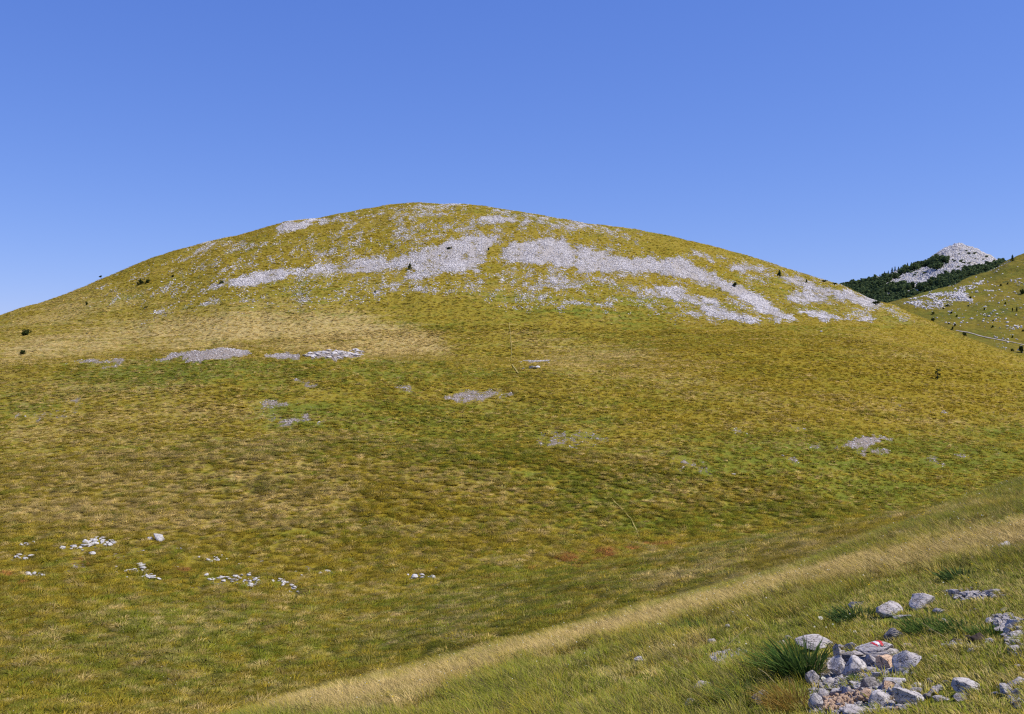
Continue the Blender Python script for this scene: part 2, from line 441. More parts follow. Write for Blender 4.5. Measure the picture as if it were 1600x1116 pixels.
OUTCROP = [
    (.95, 2, Cc([(650, 702), (720, 675), (780, 668), (850, 660), (920, 648), (1000, 653), (1055, 668), (1030, 680), (940, 690), (860, 705), (760, 712), (790, 690), (700, 706)])),
    (.85, 2, Cc([(1100, 675), (1180, 668), (1260, 678), (1250, 695), (1120, 690)])),
    (1.0, 1.5, Cc([(1262, 686), (1320, 663), (1400, 656), (1480, 656), (1545, 672), (1500, 686), (1430, 698), (1350, 694)])),
    (.75, 3, Cc([(240, 712), (400, 695), (520, 700), (510, 715), (420, 708), (380, 712)])),
    (.70, 3, Cc([(390, 728), (480, 725), (520, 730), (430, 738)])),
    (.40, 3, Cc([(340, 670), (460, 660), (500, 668), (380, 680)])),
    (.85, 2, Dd([(620, 435), (700, 430), (760, 400), (850, 378), (950, 405), (900, 415), (840, 430), (800, 450), (700, 442)])),
    (.80, 2, Dd([(745, 468), (850, 456), (930, 460), (930, 472), (800, 478)])),
    (.66, 3, Dd([(480, 450), (540, 420), (620, 425), (560, 447)])),
    (.60, 4, Dd([(330, 480), (430, 485), (470, 520), (400, 500)])),
    (.65, 3, Dd([(1245, 470), (1300, 475), (1360, 495), (1330, 502), (1270, 487)])),
    (.60, 2, Dd([(1010, 375), (1045, 373), (1040, 388)])),
    (.50, 2, Dd([(820, 223), (900, 223), (1000, 235), (900, 234)])),
    (.58, 3, Dd([(1130, 265), (1200, 266), (1280, 280), (1200, 280)])),
    (.58, 4, Dd([(1080, 490), (1200, 512), (1220, 527), (1110, 515)])),
    (.38, 4, Dd([(120, 350), (200, 345), (240, 375), (170, 382)])),
    (.34, 4, Dd([(400, 340), (500, 335), (520, 365), (430, 365)])),
    (.40, 3, Dd([(1380, 265), (1450, 273), (1520, 292)])),
    (.38, 5, Dd([(1400, 440), (1500, 470), (1590, 530), (1480, 500)])),
    (.75, 2, Q(1150, 440, 5.313, [(1290, 545), (1400, 535), (1530, 552), (1480, 575), (1330, 575)])),
    (.72, 2, Q(600, 470, 5.313, [(1110, 510), (1180, 490), (1340, 488), (1400, 508), (1250, 518)])),
    (.66, 3, Q(600, 470, 5.313, [(450, 820), (560, 780), (800, 730), (1000, 745), (1120, 780), (860, 810), (760, 850), (600, 840)])),
    (.60, 4, Q(600, 470, 5.313, [(60, 720), (200, 690), (300, 740), (200, 770)])),
    (.62, 2, Q(200, 560, 3.2, [(650, 225), (690, 200), (750, 210), (810, 230), (780, 250), (680, 245)])),
    (.60, 2, Q(200, 560, 3.2, [(700, 335), (820, 295), (900, 275), (930, 300), (860, 320), (760, 345)])),
    (.50, 2, Q(200, 560, 3.2, [(830, 100), (890, 110), (970, 150), (880, 148)])),
    (.14, 9, Q(200, 560, 3.2, [(550, 220), (1000, 100), (1050, 350), (700, 400)])),
    (.30, 6, [(20, 650), (70, 635), (145, 628), (130, 645), (60, 665)]),
    (.50, 2, [(100, 628), (125, 624), (145, 630), (120, 635)]),
    (.42, 8, [(830, 680), (900, 665), (950, 690), (900, 705), (840, 700)]),
    (.26, 8, [(1000, 700), (1100, 720), (1150, 745), (1050, 740)]),
    (.14, 9, [(150, 838), (0, 870), (10, 915), (200, 915), (340, 935), (480, 945), (545, 900), (430, 862), (300, 852)]),
    (.15, 4, [(600, 895), (700, 895), (700, 912), (610, 912)]),
]
GRASS_GREEN = [
    (1.0, 9, [(60, 575), (250, 560), (420, 566), (600, 562), (820, 580), (700, 600), (400, 590), (200, 600)]),  # green knoll front, also painting a shadow band below the ridge
    (.60, 22, [(380, 590), (640, 600), (960, 640), (980, 760), (760, 760), (560, 700), (420, 690)]),
    (.65, 25, [(850, 730), (1200, 680), (1600, 660), (1600, 780), (1250, 830), (1000, 840), (880, 800)]),
    (.55, 18, [(0, 1000), (250, 940), (520, 940), (760, 890), (1050, 860), (1000, 930), (700, 1000), (400, 1100), (0, 1116)]),
    (.60, 8, [(900, 480), (1110, 512), (1380, 505), (1420, 520), (1120, 545), (900, 500)]),
    (.40, 10, [(0, 610), (60, 620), (150, 600), (80, 650), (0, 660)]),
    (.30, 20, [(1150, 800), (1600, 770), (1600, 800), (1150, 900)]),
]
GRASS_DRY = [
    (1.05, 24, [(0, 545), (160, 500), (350, 482), (560, 490), (680, 520), (700, 550), (620, 560), (400, 546), (200, 545), (0, 566)]),
    (.55, 26, [(0, 590), (260, 590), (420, 640), (560, 760), (560, 830), (300, 840), (0, 830)]),
    (.45, 20, [(800, 520), (1150, 560), (1250, 650), (900, 620)]),
    (.50, 14, [(0, 500), (150, 440), (300, 470), (150, 520), (0, 545)]),
    (.90, 14, [(390, 1120), (480, 1090), (640, 1055), (800, 1011), (1000, 958), (1200, 905), (1400, 860), (1600, 812), (1700, 800), (1700, 850), (1600, 862), (1400, 900), (1230, 930), (1030, 985), (930, 1010), (800, 1045), (700, 1075), (640, 1116)]),
    (.50, 9, [(1000, 872), (1200, 840), (1400, 804), (1600, 773), (1600, 786), (1400, 820), (1200, 856), (1020, 886)]),
    (.45, 8, [(1000, 905), (1200, 850), (1400, 835), (1600, 795), (1600, 812), (1200, 880), (1050, 920)]),
    (.45, 10, [(1020, 1010), (1120, 980), (1100, 1020), (1000, 1060), (900, 1060)]),
]
GRASS_GOLD = [
    (.62, 30, [(1000, 500), (1420, 500), (1600, 560), (1600, 660), (1250, 640), (1000, 600)]),
    (.55, 12, [(400, 350), (700, 320), (1250, 430), (900, 470), (500, 420), (160, 440)]),
    (.45, 12, [(0, 494), (200, 420), (420, 350), (420, 400), (180, 460), (0, 530)]),
    (.40, 25, [(850, 560), (1250, 600), (1600, 640), (1400, 700), (1000, 680)]),
    (.30, 30, [(300, 760), (700, 740), (800, 860), (500, 880)]),
]
GRASS_RED = [
    (.9, 4, [(0, 892), (18, 895), (15, 903), (0, 904)]), (.9, 4, [(5, 912), (45, 908), (48, 914), (15, 918)]),
    (.8, 5, [(110, 880), (150, 876), (155, 886), (120, 888)]), (.7, 4, [(268, 888), (298, 888), (290, 896)]),
    (.6, 5, [(200, 948), (222, 950), (210, 955)]), (.6, 5, [(735, 905), (780, 903), (760, 913)]),
    (.7, 9, [(860, 872), (930, 855), (1050, 842), (1060, 852), (960, 875), (900, 892)]),
    (.6, 8, [(800, 885), (960, 885), (950, 895), (820, 895)]), (.55, 8, [(680, 905), (860, 895), (760, 920)]),
    (.6, 8, [(1150, 832), (1220, 824), (1240, 832), (1180, 842)]), (.5, 5, [(705, 578), (730, 574), (735, 582)]),
]
SHORT_TURF = [
    (.9, 14, [(1290, 950), (1420, 905), (1700, 880), (1800, 1600), (1200, 1600), (1255, 1075), (1300, 1000)]),
    (1.0, 25, [(1420, 1000), (1600, 960), (1700, 1500), (1380, 1500), (1400, 1050)]),
    (.8, 12, [(1265, 1000), (1400, 1000), (1420, 1500), (1225, 1500), (1255, 1100)]),
    (.7, 12, [(1450, 925), (1600, 920), (1600, 985), (1480, 970)]),
    (.7, 8, [(1095, 1010), (1180, 1008), (1170, 1045), (1100, 1042)]),
]
BARE = [
    (.9, 3, Q(1050, 960, 7.155, [(400, 470), (560, 420), (760, 400), (880, 430), (720, 480), (660, 560), (560, 600), (470, 540)])),
    (.95, 3, Q(1240, 960, 7.155, [(180, 850), (420, 500), (700, 420), (1200, 450), (1380, 640), (1000, 700), (1400, 980), (1200, 1080), (700, 1116), (200, 1116)])),
    (.95, 4, Q(1400, 960, 7.155, [(1000, 40), (1431, 20), (1431, 480), (1250, 400), (1200, 220)])),
    (.6, 3, Q(1400, 820, 7.97, [(620, 840), (760, 820), (1000, 810), (1280, 830), (1380, 890), (1000, 930), (700, 920)])),
    (.6, 3, Q(1400, 960, 7.155, [(500, 320), (800, 280), (1020, 340), (900, 380), (600, 400)])),
    (.6, 3, Q(1400, 960, 7.155, [(1150, 800), (1431, 700), (1431, 1116), (1300, 1000)])),
]
SLOPE_ROCK = [
    (.70, 3, Ee([(20, 590), (150, 545), (420, 470), (640, 430), (850, 365), (850, 385), (780, 420), (700, 470), (780, 505), (740, 560), (600, 590), (480, 620), (260, 640), (120, 610)])),
    (.50, 3, Ee([(880, 410), (980, 400), (990, 460), (900, 480), (860, 450)])),
    (.35, 4, Ee([(1000, 360), (1240, 320), (1240, 400), (1050, 400)])),
    (.45, 2, Ee([(620, 670), (690, 650), (720, 670), (660, 700)])),
    (.30, 3, Ee([(740, 655), (900, 680), (860, 710), (760, 700)])),
    (.35, 3, Ee([(1100, 800), (1240, 780), (1200, 850), (1110, 850)])),
    (.35, 3, Ee([(940, 900), (1240, 950), (1240, 1060), (1100, 1040), (950, 1000)])),
    (.30, 3, Ee([(900, 260), (1060, 190), (1130, 180), (1000, 270), (900, 290)])),
    (.12, 6, Ee([(0, 600), (900, 300), (1240, 150), (1240, 1100), (600, 860), (300, 700)])),
]
FOREST = [
    (1.0, 1.5, [(1310, 446), (1350, 437), (1395, 428), (1418, 415), (1440, 410), (1455, 402), (1464, 398), (1462, 410), (1438, 414), (1410, 424), (1385, 437), (1384, 444), (1410, 440), (1430, 444), (1450, 439), (1470, 430), (1490, 424), (1512, 416), (1540, 413), (1556, 410), (1565, 404), (1590, 404), (1590, 480), (1310, 480)]),
    (-1, 1.5, [(1380, 453), (1396, 451), (1390, 462), (1376, 458)]),
    (-1, 1.5, [(1412, 450), (1432, 446), (1434, 450), (1418, 457)]),
    (-.7, 1.5, [(1370, 464), (1378, 461), (1378, 466)]),
    (.8, 1.2, [(1464, 402), (1480, 403), (1484, 406), (1470, 410)]),
    (.8, 1.2, [(1452, 414), (1470, 411), (1474, 415), (1462, 418)]),
]


def mask(px, py, shapes, warp=3.0, seed=0):
    px0 = px + warp * 2 * (fbm(px / 9, py / 4.5, seed + 5, 3) - .5)
    py0 = py + warp * 1.2 * (fbm(px / 9 + 50, py / 4.5, seed + 9, 3) - .5)
    out = np.zeros_like(px0)
    for val, feather, poly in shapes:
        P = np.array(poly, float)
        lo, hi = P.min(0) - feather, P.max(0) + feather
        sel = np.nonzero((px0 > lo[0]) & (px0 < hi[0]) & (py0 > lo[1]) & (py0 < hi[1]))
        if len(sel[0]) == 0:
            continue
        x, y = px0[sel], py0[sel]
        inside = np.zeros(len(x), bool)
        dmin = np.full(len(x), 1e9)
        for i in range(len(P)):
            (x1, y1), (x2, y2) = P[i], P[(i + 1) % len(P)]
            if y1 != y2:
                c = ((y1 > y) != (y2 > y)) & (x < (x2 - x1) * (y - y1) / (y2 - y1) + x1)
                inside ^= c
            ex, ey = x2 - x1, y2 - y1
            t = np.clip(((x - x1) * ex + (y - y1) * ey) / (ex * ex + ey * ey + 1e-9), 0, 1)
            dmin = np.minimum(dmin, np.hypot(x - x1 - t * ex, y - y1 - t * ey))
        sd = np.where(inside, dmin, -dmin)
        w = np.clip(sd / (2 * feather) + .5, 0, 1)
        w = w * w * (3 - 2 * w)
        if val > 0:
            out[sel] = np.maximum(out[sel], val * w)
        else:
            out[sel] = out[sel] * (1 + val * w)
    return out


onhill = (Rg > 243) & (Rg < 560)
near = Rg < 243
far = Rg >= 560
_b = mask(PX, PY, [(v, f_ * 1.9, p_) for v, f_, p_ in SCREE], 8, 1)
_n = .62 * fbm(Xg / 1.7, Yg / 4.5, 61, 4, .7) + .38 * fbm(Xg / 8, Yg / 14, 67, 4, .6) - .5
M_rock = np.where(VIS & onhill & (_b > .01), np.clip(_b * .95 + _n * 2.2 * (1 - .5 * _b) - .05, 0, 1) * np.clip(_b * 8, 0, 1), 0)
_b = mask(PX, PY, OUTCROP, 7, 2)
_n = fbm(Xg / 1.4, Yg / 2.2, 63, 5, .65) - .5
M_rock += np.where(VIS & (Rg < 256) & (_b > .01), np.clip(_b * 1.15 + _n * 1.9 * (1 - .6 * _b) - .02, 0, 1) * np.clip(_b * 6, 0, 1), 0)
Vf = VIS & (Rg > 540) & (Rg < 1150)
M_rock = np.where(Vf, np.clip(mask(PX, PY, SLOPE_ROCK, 2, 3) ** 1.3 * np.clip((fbm(Xg / 9, Yg / 14, 71, 4, .65) - .3) * 3.2, 0, 1.3) ** 1.5, 0, .8), M_rock)
# the pale mountain: rock wherever there is no wood
on_mt = (Rg >= 1200) & (Rg < 2800)
M_wood = np.where(on_mt & front[None], mask(PX, PY - 5, FOREST, 1.2, 4), 0)
M_rock = np.where(on_mt, 1.0, M_rock)
M_bare = np.where(VIS & (Rg < 60), mask(PX, PY, BARE, 4, 6), 0)
M_green = np.where(VIS, .15 + .55 * mask(PX, PY, GRASS_GREEN, 26, 7), .35)
M_dry = np.where(VIS, .10 + np.where(Rg < 60, .9, np.where(Rg > 243, .8, .6)) * mask(PX, PY, GRASS_DRY, 16, 8), .25)
M_gold = np.where(VIS, .1 + .7 * mask(PX, PY, GRASS_GOLD, 24, 9), .2)
M_red = np.where(VIS, 1.15 * mask(PX, PY, GRASS_RED, 12, 10) * np.clip((fbm(Xg / 1.6, Yg / 2.5, 95, 3) - .36) * 5, 0, 1), 0)
M_short = np.where(VIS & (Rg < 60), mask(PX, PY, SHORT_TURF, 6, 12), 0)
nearband = (Rg < Rk[names.index('D')][None] * 1.05)
M_green = np.where(nearband, 0.80 * np.clip(1 - M_dry * .9, .2, 1), M_green)
M_gold = np.where(nearband, 0.0, M_gold)
M_green = np.where(far, .32, M_green)
M_gold = np.where(far, 0.0, M_gold)
M_dry = np.where(far, 0.0, M_dry)
# broad natural drift so nothing is flat
drift = fbm(Xg / 26, Yg / 26, 91, 4)
M_dry = np.clip(M_dry + (drift - .5) * .6, 0, 1)
M_green = np.clip(M_green + (fbm(Xg / 33 + 9, Yg / 33, 93, 4) - .5) * .8, 0, 1)
_c1 = fbm(Xg / 14, (Z0 + .15 * Yg) / .9, 301, 4) - .5
_c2 = fbm(Xg / 18 + 40, (Z0 + .1 * Yg) / 1.3, 305, 4) - .5
_w = np.clip((Rg - 20) / 20, 0, 1) * (Rg < 460)
M_dry = np.clip(M_dry + _w * _c1 * .8, 0, 1)
M_green = np.clip(M_green + _w * _c2 * 1.0, 0, 1)
ATTR = {'rock': M_rock, 'green': M_green, 'dry': M_dry, 'gold': M_gold, 'red': M_red, 'bare': M_bare, 'wood': M_wood}


def sample_grid(arr, x, y):
    r = np.hypot(x, y)
    t = np.arctan2(x, y)
    ci = np.clip(np.rint((t - TH[0]) / (TH[1] - TH[0])), 0, NF - 1).astype(int)
    ri = np.clip(np.rint(np.interp(np.log(np.maximum(r, 1.0)), LR, np.arange(NR))), 0, NR - 1).astype(int)
    return arr[ri, ci]


# ------------------------------------------------------------------ materials
def new_mat(name):
    m = bpy.data.materials.new(name)
    m.use_nodes = True
    nt = m.node_tree
    nt.nodes.clear()
    return m, nt


class NB:
    """tiny node-building helper"""
    def __init__(s, nt):
        s.nt = nt

    def n(s, t, **k):
        nd = s.nt.nodes.new(t)
        for a, b in k.items():
            setattr(nd, a, b)
        return nd

    def l(s, a, b):
        s.nt.links.new(a, b)

    def val(s, nd, key, v):
        if hasattr(v, 'is_output'):
            s.l(v, nd.inputs[key])
        else:
            nd.inputs[key].default_value = v

    def math(s, op, a, b=0.0, c=0.0, clamp=False):
        nd = s.n('ShaderNodeMath', operation=op, use_clamp=clamp)
        s.val(nd, 0, a)
        s.val(nd, 1, b)
        if op in ('MULTIPLY_ADD',):
            s.val(nd, 2, c)
        return nd.outputs[0]

    def mix(s, f, a, b, mode='MIX'):
        nd = s.n('ShaderNodeMix', data_type='RGBA', blend_type=mode)
        s.val(nd, 'Factor', f)
        for key, v in (('A', a), ('B', b)):
            sock = [i for i in nd.inputs if i.name == key and i.type == 'RGBA'][0]
            if hasattr(v, 'is_output'):
                s.l(v, sock)
            else:
                sock.default_value = tuple(v) + (1,) if len(v) == 3 else v
        return [o for o in nd.outputs if o.type == 'RGBA'][0]

    def noise(s, vec, scale, detail=3.0, rough=.55, out='Fac', dist=0.0):
        nd = s.n('ShaderNodeTexNoise')
        if vec is not None:
            s.l(vec, nd.inputs['Vector'])
        nd.inputs['Scale'].default_value = scale
        nd.inputs['Detail'].default_value = detail
        nd.inputs['Roughness'].default_value = rough
        nd.inputs['Distortion'].default_value = dist
        return nd.outputs[out]

    def ramp(s, f, lo, hi):
        nd = s.n('ShaderNodeMapRange', interpolation_type='SMOOTHSTEP')
        s.val(nd, 0, f)
        s.val(nd, 1, lo)
        s.val(nd, 2, hi)
        return nd.outputs[0]

    def attr(s, name, kind='GEOMETRY'):
        nd = s.n('ShaderNodeAttribute', attribute_type=kind, attribute_name=name)
        return nd.outputs['Fac']


C_GREEN = (.150, .172, .018)
C_OLIVE = (.268, .206, .022)
C_STRAW = (.500, .375, .160)
C_GOLD = (.258, .180, .008)
C_RED = (.31, .135, .045)


def grass_color(nb, pos, kind):
    g, d, o, r = (nb.attr(k, kind) for k in ('green', 'dry', 'gold', 'red'))
    if kind == 'GEOMETRY':
        d = nb.math('MULTIPLY', d, .75)
    n1 = nb.noise(pos, .35, 3, .6)
    n2 = nb.noise(pos, 1.9, 2, .6)
    gg = nb.ramp(nb.math('ADD', g, nb.math('MULTIPLY', nb.math('SUBTRACT', n1, .5), 1.3)), .05, .85)
    c = nb.mix(gg, C_OLIVE, C_GREEN)
    oo = nb.ramp(nb.math('ADD', o, nb.math('MULTIPLY', nb.math('SUBTRACT', n2, .5), .9)), .1, .95)
    c = nb.mix(nb.math('MULTIPLY', oo, .85), c, C_GOLD)
    dd = nb.ramp(nb.math('ADD', d, nb.math('MULTIPLY', nb.math('SUBTRACT', nb.noise(pos, .9, 3, .6), .5), 1.3)), .1, 1.0)
    c = nb.mix(nb.math('MULTIPLY', dd, .9), c, C_STRAW)
    rr = nb.ramp(nb.math('ADD', r, nb.math('MULTIPLY', nb.math('SUBTRACT', n2, .5), 1.2)), .35, .9)
    c = nb.mix(rr, c, C_RED)
    return c


def terrain_material(name, fine_scale, stone_scale, bump, farstuff=False, sa=(.20, .18, .15), sb=(.62, .58, .54)):
    m, nt = new_mat(name)
    nb = NB(nt)
    pos = nb.n('ShaderNodeNewGeometry').outputs['Position']
    c = grass_color(nb, pos, 'GEOMETRY')
    # tufts: light tips and dark hollows are real plants close up; here the sward's own mottling
    t1 = nb.noise(pos, fine_scale, 4, .65)
    hs = nb.n('ShaderNodeHueSaturation')
    nb.l(nb.math('MULTIPLY_ADD', t1, .9 if farstuff else 1.3, .22 if farstuff else .35), hs.inputs['Value'])  # far turf coloured darker in place of missing tussock shadows
    nb.l(c, hs.inputs['Color'])
    c = hs.outputs[0]
    # stones
    rk = nb.attr('rock')
    s1 = nb.noise(pos, stone_scale, 3, .7)
    s2 = nb.noise(pos, stone_scale * .22, 3, .6)
    sn = nb.math('ADD', nb.math('MULTIPLY', s1, .6), nb.math('MULTIPLY', s2, .4))
    snn = nb.math('MULTIPLY', nb.math('SUBTRACT', sn, .33), 2.9)
    f = nb.ramp(nb.math('SUBTRACT', nb.math('MULTIPLY', rk, .93), snn), -.04, .14)
    st = nb.mix(nb.ramp(nb.noise(pos, stone_scale * 2.3, 3, .7), .38, .62), sa, sb)
    c = nb.mix(f, c, st)
    # bare earth
    br = nb.attr('bare')
    fb = nb.ramp(nb.math('SUBTRACT', br, nb.math('MULTIPLY', nb.math('SUBTRACT', nb.noise(pos, 9, 3, .6), .3), 2.0)), -.1, .2)
    c = nb.mix(fb, c, nb.mix(nb.noise(pos, 40, 3, .7), (.10, .075, .05), (.36, .31, .27)))
    if farstuff:
        wd = nb.attr('wood')
        c = nb.mix(nb.ramp(wd, .3, .6), c, (.035, .05, .018))
        # scrub in the clefts
        scn = nb.noise(pos, .055, 4, .65)
        c = nb.mix(nb.math('MULTIPLY', nb.ramp(scn, .60, .66), .8), c, (.07, .085, .02))
    b = nb.n('ShaderNodeBump')
    b.inputs['Strength'].default_value = 1.0
    b.inputs['Distance'].default_value = bump
    hgt = nb.math('ADD', nb.noise(pos, fine_scale * .8, 4, .6), nb.math('MULTIPLY', nb.math('MULTIPLY', s1, f), 1.2))
    nb.l(hgt, b.inputs['Height'])
    p = nb.n('ShaderNodeBsdfPrincipled')
    nb.l(c, p.inputs['Base Color'])
    p.inputs['Roughness'].default_value = .95
    p.inputs['Specular IOR Level'].default_value = .1
    nb.l(b.outputs[0], p.inputs['Normal'])
    o = nb.n('ShaderNodeOutputMaterial')
    nb.l(p.outputs[0], o.inputs[0])
    return m


MAT_MEADOW = terrain_material('meadow_turf', 2.6, 3.0, .35, False, (.26, .205, .15), (.42, .355, .31))
MAT_HILL = terrain_material('hill_turf_and_scree', 1.1, 1.7, .7, False, (.32, .28, .24), (.66, .61, .575))
MAT_FAR = terrain_material('mountain_rock_and_wood', .25, .22, 2.5, True)


def blade_material(name, dead=0.0, bright=1.0, upmix=.8, dome=0.0):
    m, nt = new_mat(name)
    nb = NB(nt)
    pos = nb.n('ShaderNodeNewGeometry').outputs['Position']
    c = grass_color(nb, pos, 'INSTANCER')
    rnd = nb.attr('tint', 'INSTANCER')
    hs = nb.n('ShaderNodeHueSaturation')
    nb.l(nb.math('MULTIPLY_ADD', rnd, .9 * bright, .60 * bright), hs.inputs['Value'])
    nb.l(c, hs.inputs['Color'])
    # each blade a little different
    isl = nb.n('ShaderNodeNewGeometry').outputs['Random Per Island']
    c = nb.mix(nb.math('MULTIPLY', nb.ramp(isl, .45, 1.0), .55 + dead), hs.outputs[0], C_STRAW)
    d = nb.n('ShaderNodeBsdfDiffuse')
    t = nb.n('ShaderNodeBsdfTranslucent')
    nb.l(c, d.inputs[0])
    nb.l(c, t.inputs[0])
    sc_ = nb.n('ShaderNodeVectorMath', operation='SCALE')
    nb.l(nb.n('ShaderNodeNewGeometry').outputs['Normal'], sc_.inputs[0])
    sc_.inputs['Scale'].default_value = upmix
    if dome:                       # tussocks are shaded as the rounded cushions they form
        da_ = nb.n('ShaderNodeAttribute', attribute_type='GEOMETRY', attribute_name='dome')
        ml_ = nb.n('ShaderNodeVectorMath', operation='MULTIPLY')
        nb.l(da_.outputs['Vector'], ml_.inputs[0])
        ml_.inputs[1].default_value = (dome, dome, 0)
        a2_ = nb.n('ShaderNodeVectorMath', operation='ADD')
        nb.l(sc_.outputs[0], a2_.inputs[0])
        nb.l(ml_.outputs[0], a2_.inputs[1])
        sc_ = a2_
    ad_ = nb.n('ShaderNodeVectorMath', operation='ADD')
    nb.l(sc_.outputs[0], ad_.inputs[0])
    ad_.inputs[1].default_value = (0, 0, 1)
    nm_ = nb.n('ShaderNodeVectorMath', operation='NORMALIZE')
    nb.l(ad_.outputs[0], nm_.inputs[0])
    nb.l(nm_.outputs[0], d.inputs['Normal'])
    mx = nb.n('ShaderNodeMixShader')
    mx.inputs[0].default_value = .25
    nb.l(d.outputs[0], mx.inputs[1])
    nb.l(t.outputs[0], mx.inputs[2])
    o = nb.n('ShaderNodeOutputMaterial')
    nb.l(mx.outputs[0], o.inputs[0])
    return m


MAT_BLADE = blade_material('grass_blade', .22, 1.38, 1.0)
MAT_STRAW = blade_material('straw_blade', .05, 1.12, .7)
MAT_TUSSOCK = blade_material('tussock_blade', -.30, 1.42, .15, 2.2)


def plain_leaf(name, ca, cb, scale=6.0, trans=.25):
    m, nt = new_mat(name)
    nb = NB(nt)
    g = nb.n('ShaderNodeNewGeometry')
    c = nb.mix(g.outputs['Random Per Island'], ca, cb)
    nz = nb.noise(g.outputs['Position'], scale, 2, .6)
    hs = nb.n('ShaderNodeHueSaturation')
    nb.l(nb.math('MULTIPLY_ADD', nz, .9, .55), hs.inputs['Value'])
    nb.l(c, hs.inputs['Color'])
    d = nb.n('ShaderNodeBsdfDiffuse')
    t = nb.n('ShaderNodeBsdfTranslucent')
    nb.l(hs.outputs[0], d.inputs[0])
    nb.l(hs.outputs[0], t.inputs[0])
    mx = nb.n('ShaderNodeMixShader')
    mx.inputs[0].default_value = trans
    nb.l(d.outputs[0], mx.inputs[1])
    nb.l(t.outputs[0], mx.inputs[2])
    o = nb.n('ShaderNodeOutputMaterial')
    nb.l(mx.outputs[0], o.inputs[0])
    return m


MAT_SEDGE = plain_leaf('dark_sedge', (.045, .095, .02), (.13, .19, .045))
MAT_RUST = plain_leaf('rusty_grass', (.28, .15, .03), (.38, .28, .07))
MAT_STALK = plain_leaf('dry_stalk', (.55, .45, .2), (.62, .52, .28))
MAT_HERB = plain_leaf('herb_leaf', (.05, .09, .02), (.10, .15, .05))
MAT_BUSH = plain_leaf('bush_leaf', (.035, .05, .015), (.06, .075, .02), 1.5)
MAT_WOODL = plain_leaf('wood_leaf', (.07, .11, .05), (.15, .19, .07), .12)
MAT_CONIF = plain_leaf('conifer_leaf', (.03, .055, .03), (.05, .08, .035), .3)
MAT_PETAL_Y = plain_leaf('yellow_petal', (.75, .55, .02), (.8, .6, .03))
MAT_PETAL_W = plain_leaf('pale_petal', (.75, .75, .62), (.8, .78, .7))


def simple(name, col, rough=.9):
    m, nt = new_mat(name)
    nb = NB(nt)
    pos = nb.n('ShaderNodeNewGeometry').outputs['Position']
    c = nb.mix(nb.noise(pos, 25, 3, .6), tuple(x * .7 for x in col), tuple(min(1, x * 1.2) for x in col))
    p = nb.n('ShaderNodeBsdfPrincipled')
    nb.l(c, p.inputs['Base Color'])
    p.inputs['Roughness'].default_value = rough
    o = nb.n('ShaderNodeOutputMaterial')
    nb.l(p.outputs[0], o.inputs[0])
    return m


MAT_BARK = simple('bark', (.09, .07, .05))
MAT_EARTH = simple('dark_earth', (.045, .028, .02))
MAT_REDPAINT = simple('red_paint', (.62, .012, .02), .5)
MAT_WHITEPAINT = simple('white_paint', (.82, .82, .82), .5)
MAT_ROAD = simple('gravel_road', (.34, .295, .24))


def rock_material(name, pale, mid, dark, s=1.0, lichen=.5, coord='Object'):
    m, nt = new_mat(name)
    nb = NB(nt)
    tc = nb.n('ShaderNodeTexCoord').outputs[coord] if coord == 'Object' else nb.n('ShaderNodeNewGeometry').outputs['Position']
    a = nb.noise(tc, 2.2 * s, 5, .65)
    c = nb.mix(nb.ramp(a, .35, .65), mid, pale)
    lich = nb.ramp(nb.noise(tc, 5 * s, 5, .75), .50, .66)
    c = nb.mix(nb.math('MULTIPLY', lich, lichen), c, dark)
    w = nb.ramp(nb.noise(tc, 14 * s, 3, .7), .60, .68)
    c = nb.mix(nb.math('MULTIPLY', w, .5), c, tuple(min(.75, x * 1.35) for x in pale))
    vo = nb.n('ShaderNodeTexVoronoi', feature='DISTANCE_TO_EDGE')
    nz = nb.noise(tc, 4 * s, 3, .6, 'Color')
    add = nb.n('ShaderNodeMix', data_type='VECTOR')
    add.inputs['Factor'].default_value = .35
    nb.l(tc, [i for i in add.inputs if i.name == 'A' and i.type == 'VECTOR'][0])
    nb.l(nz, [i for i in add.inputs if i.name == 'B' and i.type == 'VECTOR'][0])
    nb.l([x for x in add.outputs if x.type == 'VECTOR'][0], vo.inputs['Vector'])
    vo.inputs['Scale'].default_value = 3.2 * s
    crack = nb.ramp(vo.outputs['Distance'], .0, .035)
    c = nb.mix(nb.math('MULTIPLY', nb.math('SUBTRACT', 1.0, crack), .8), c, dark)
    b = nb.n('ShaderNodeBump')
    b.inputs['Strength'].default_value = .9
    b.inputs['Distance'].default_value = .022
    h = nb.math('ADD', nb.noise(tc, 5 * s, 6, .68), nb.math('MULTIPLY', crack, .6))
    nb.l(h, b.inputs['Height'])
    p = nb.n('ShaderNodeBsdfPrincipled')
    nb.l(c, p.inputs['Base Color'])
    p.inputs['Roughness'].default_value = .92
    p.inputs['Specular IOR Level'].default_value = .2
    nb.l(b.outputs[0], p.inputs['Normal'])
    o = nb.n('ShaderNodeOutputMaterial')
    nb.l(p.outputs[0], o.inputs[0])
    return m


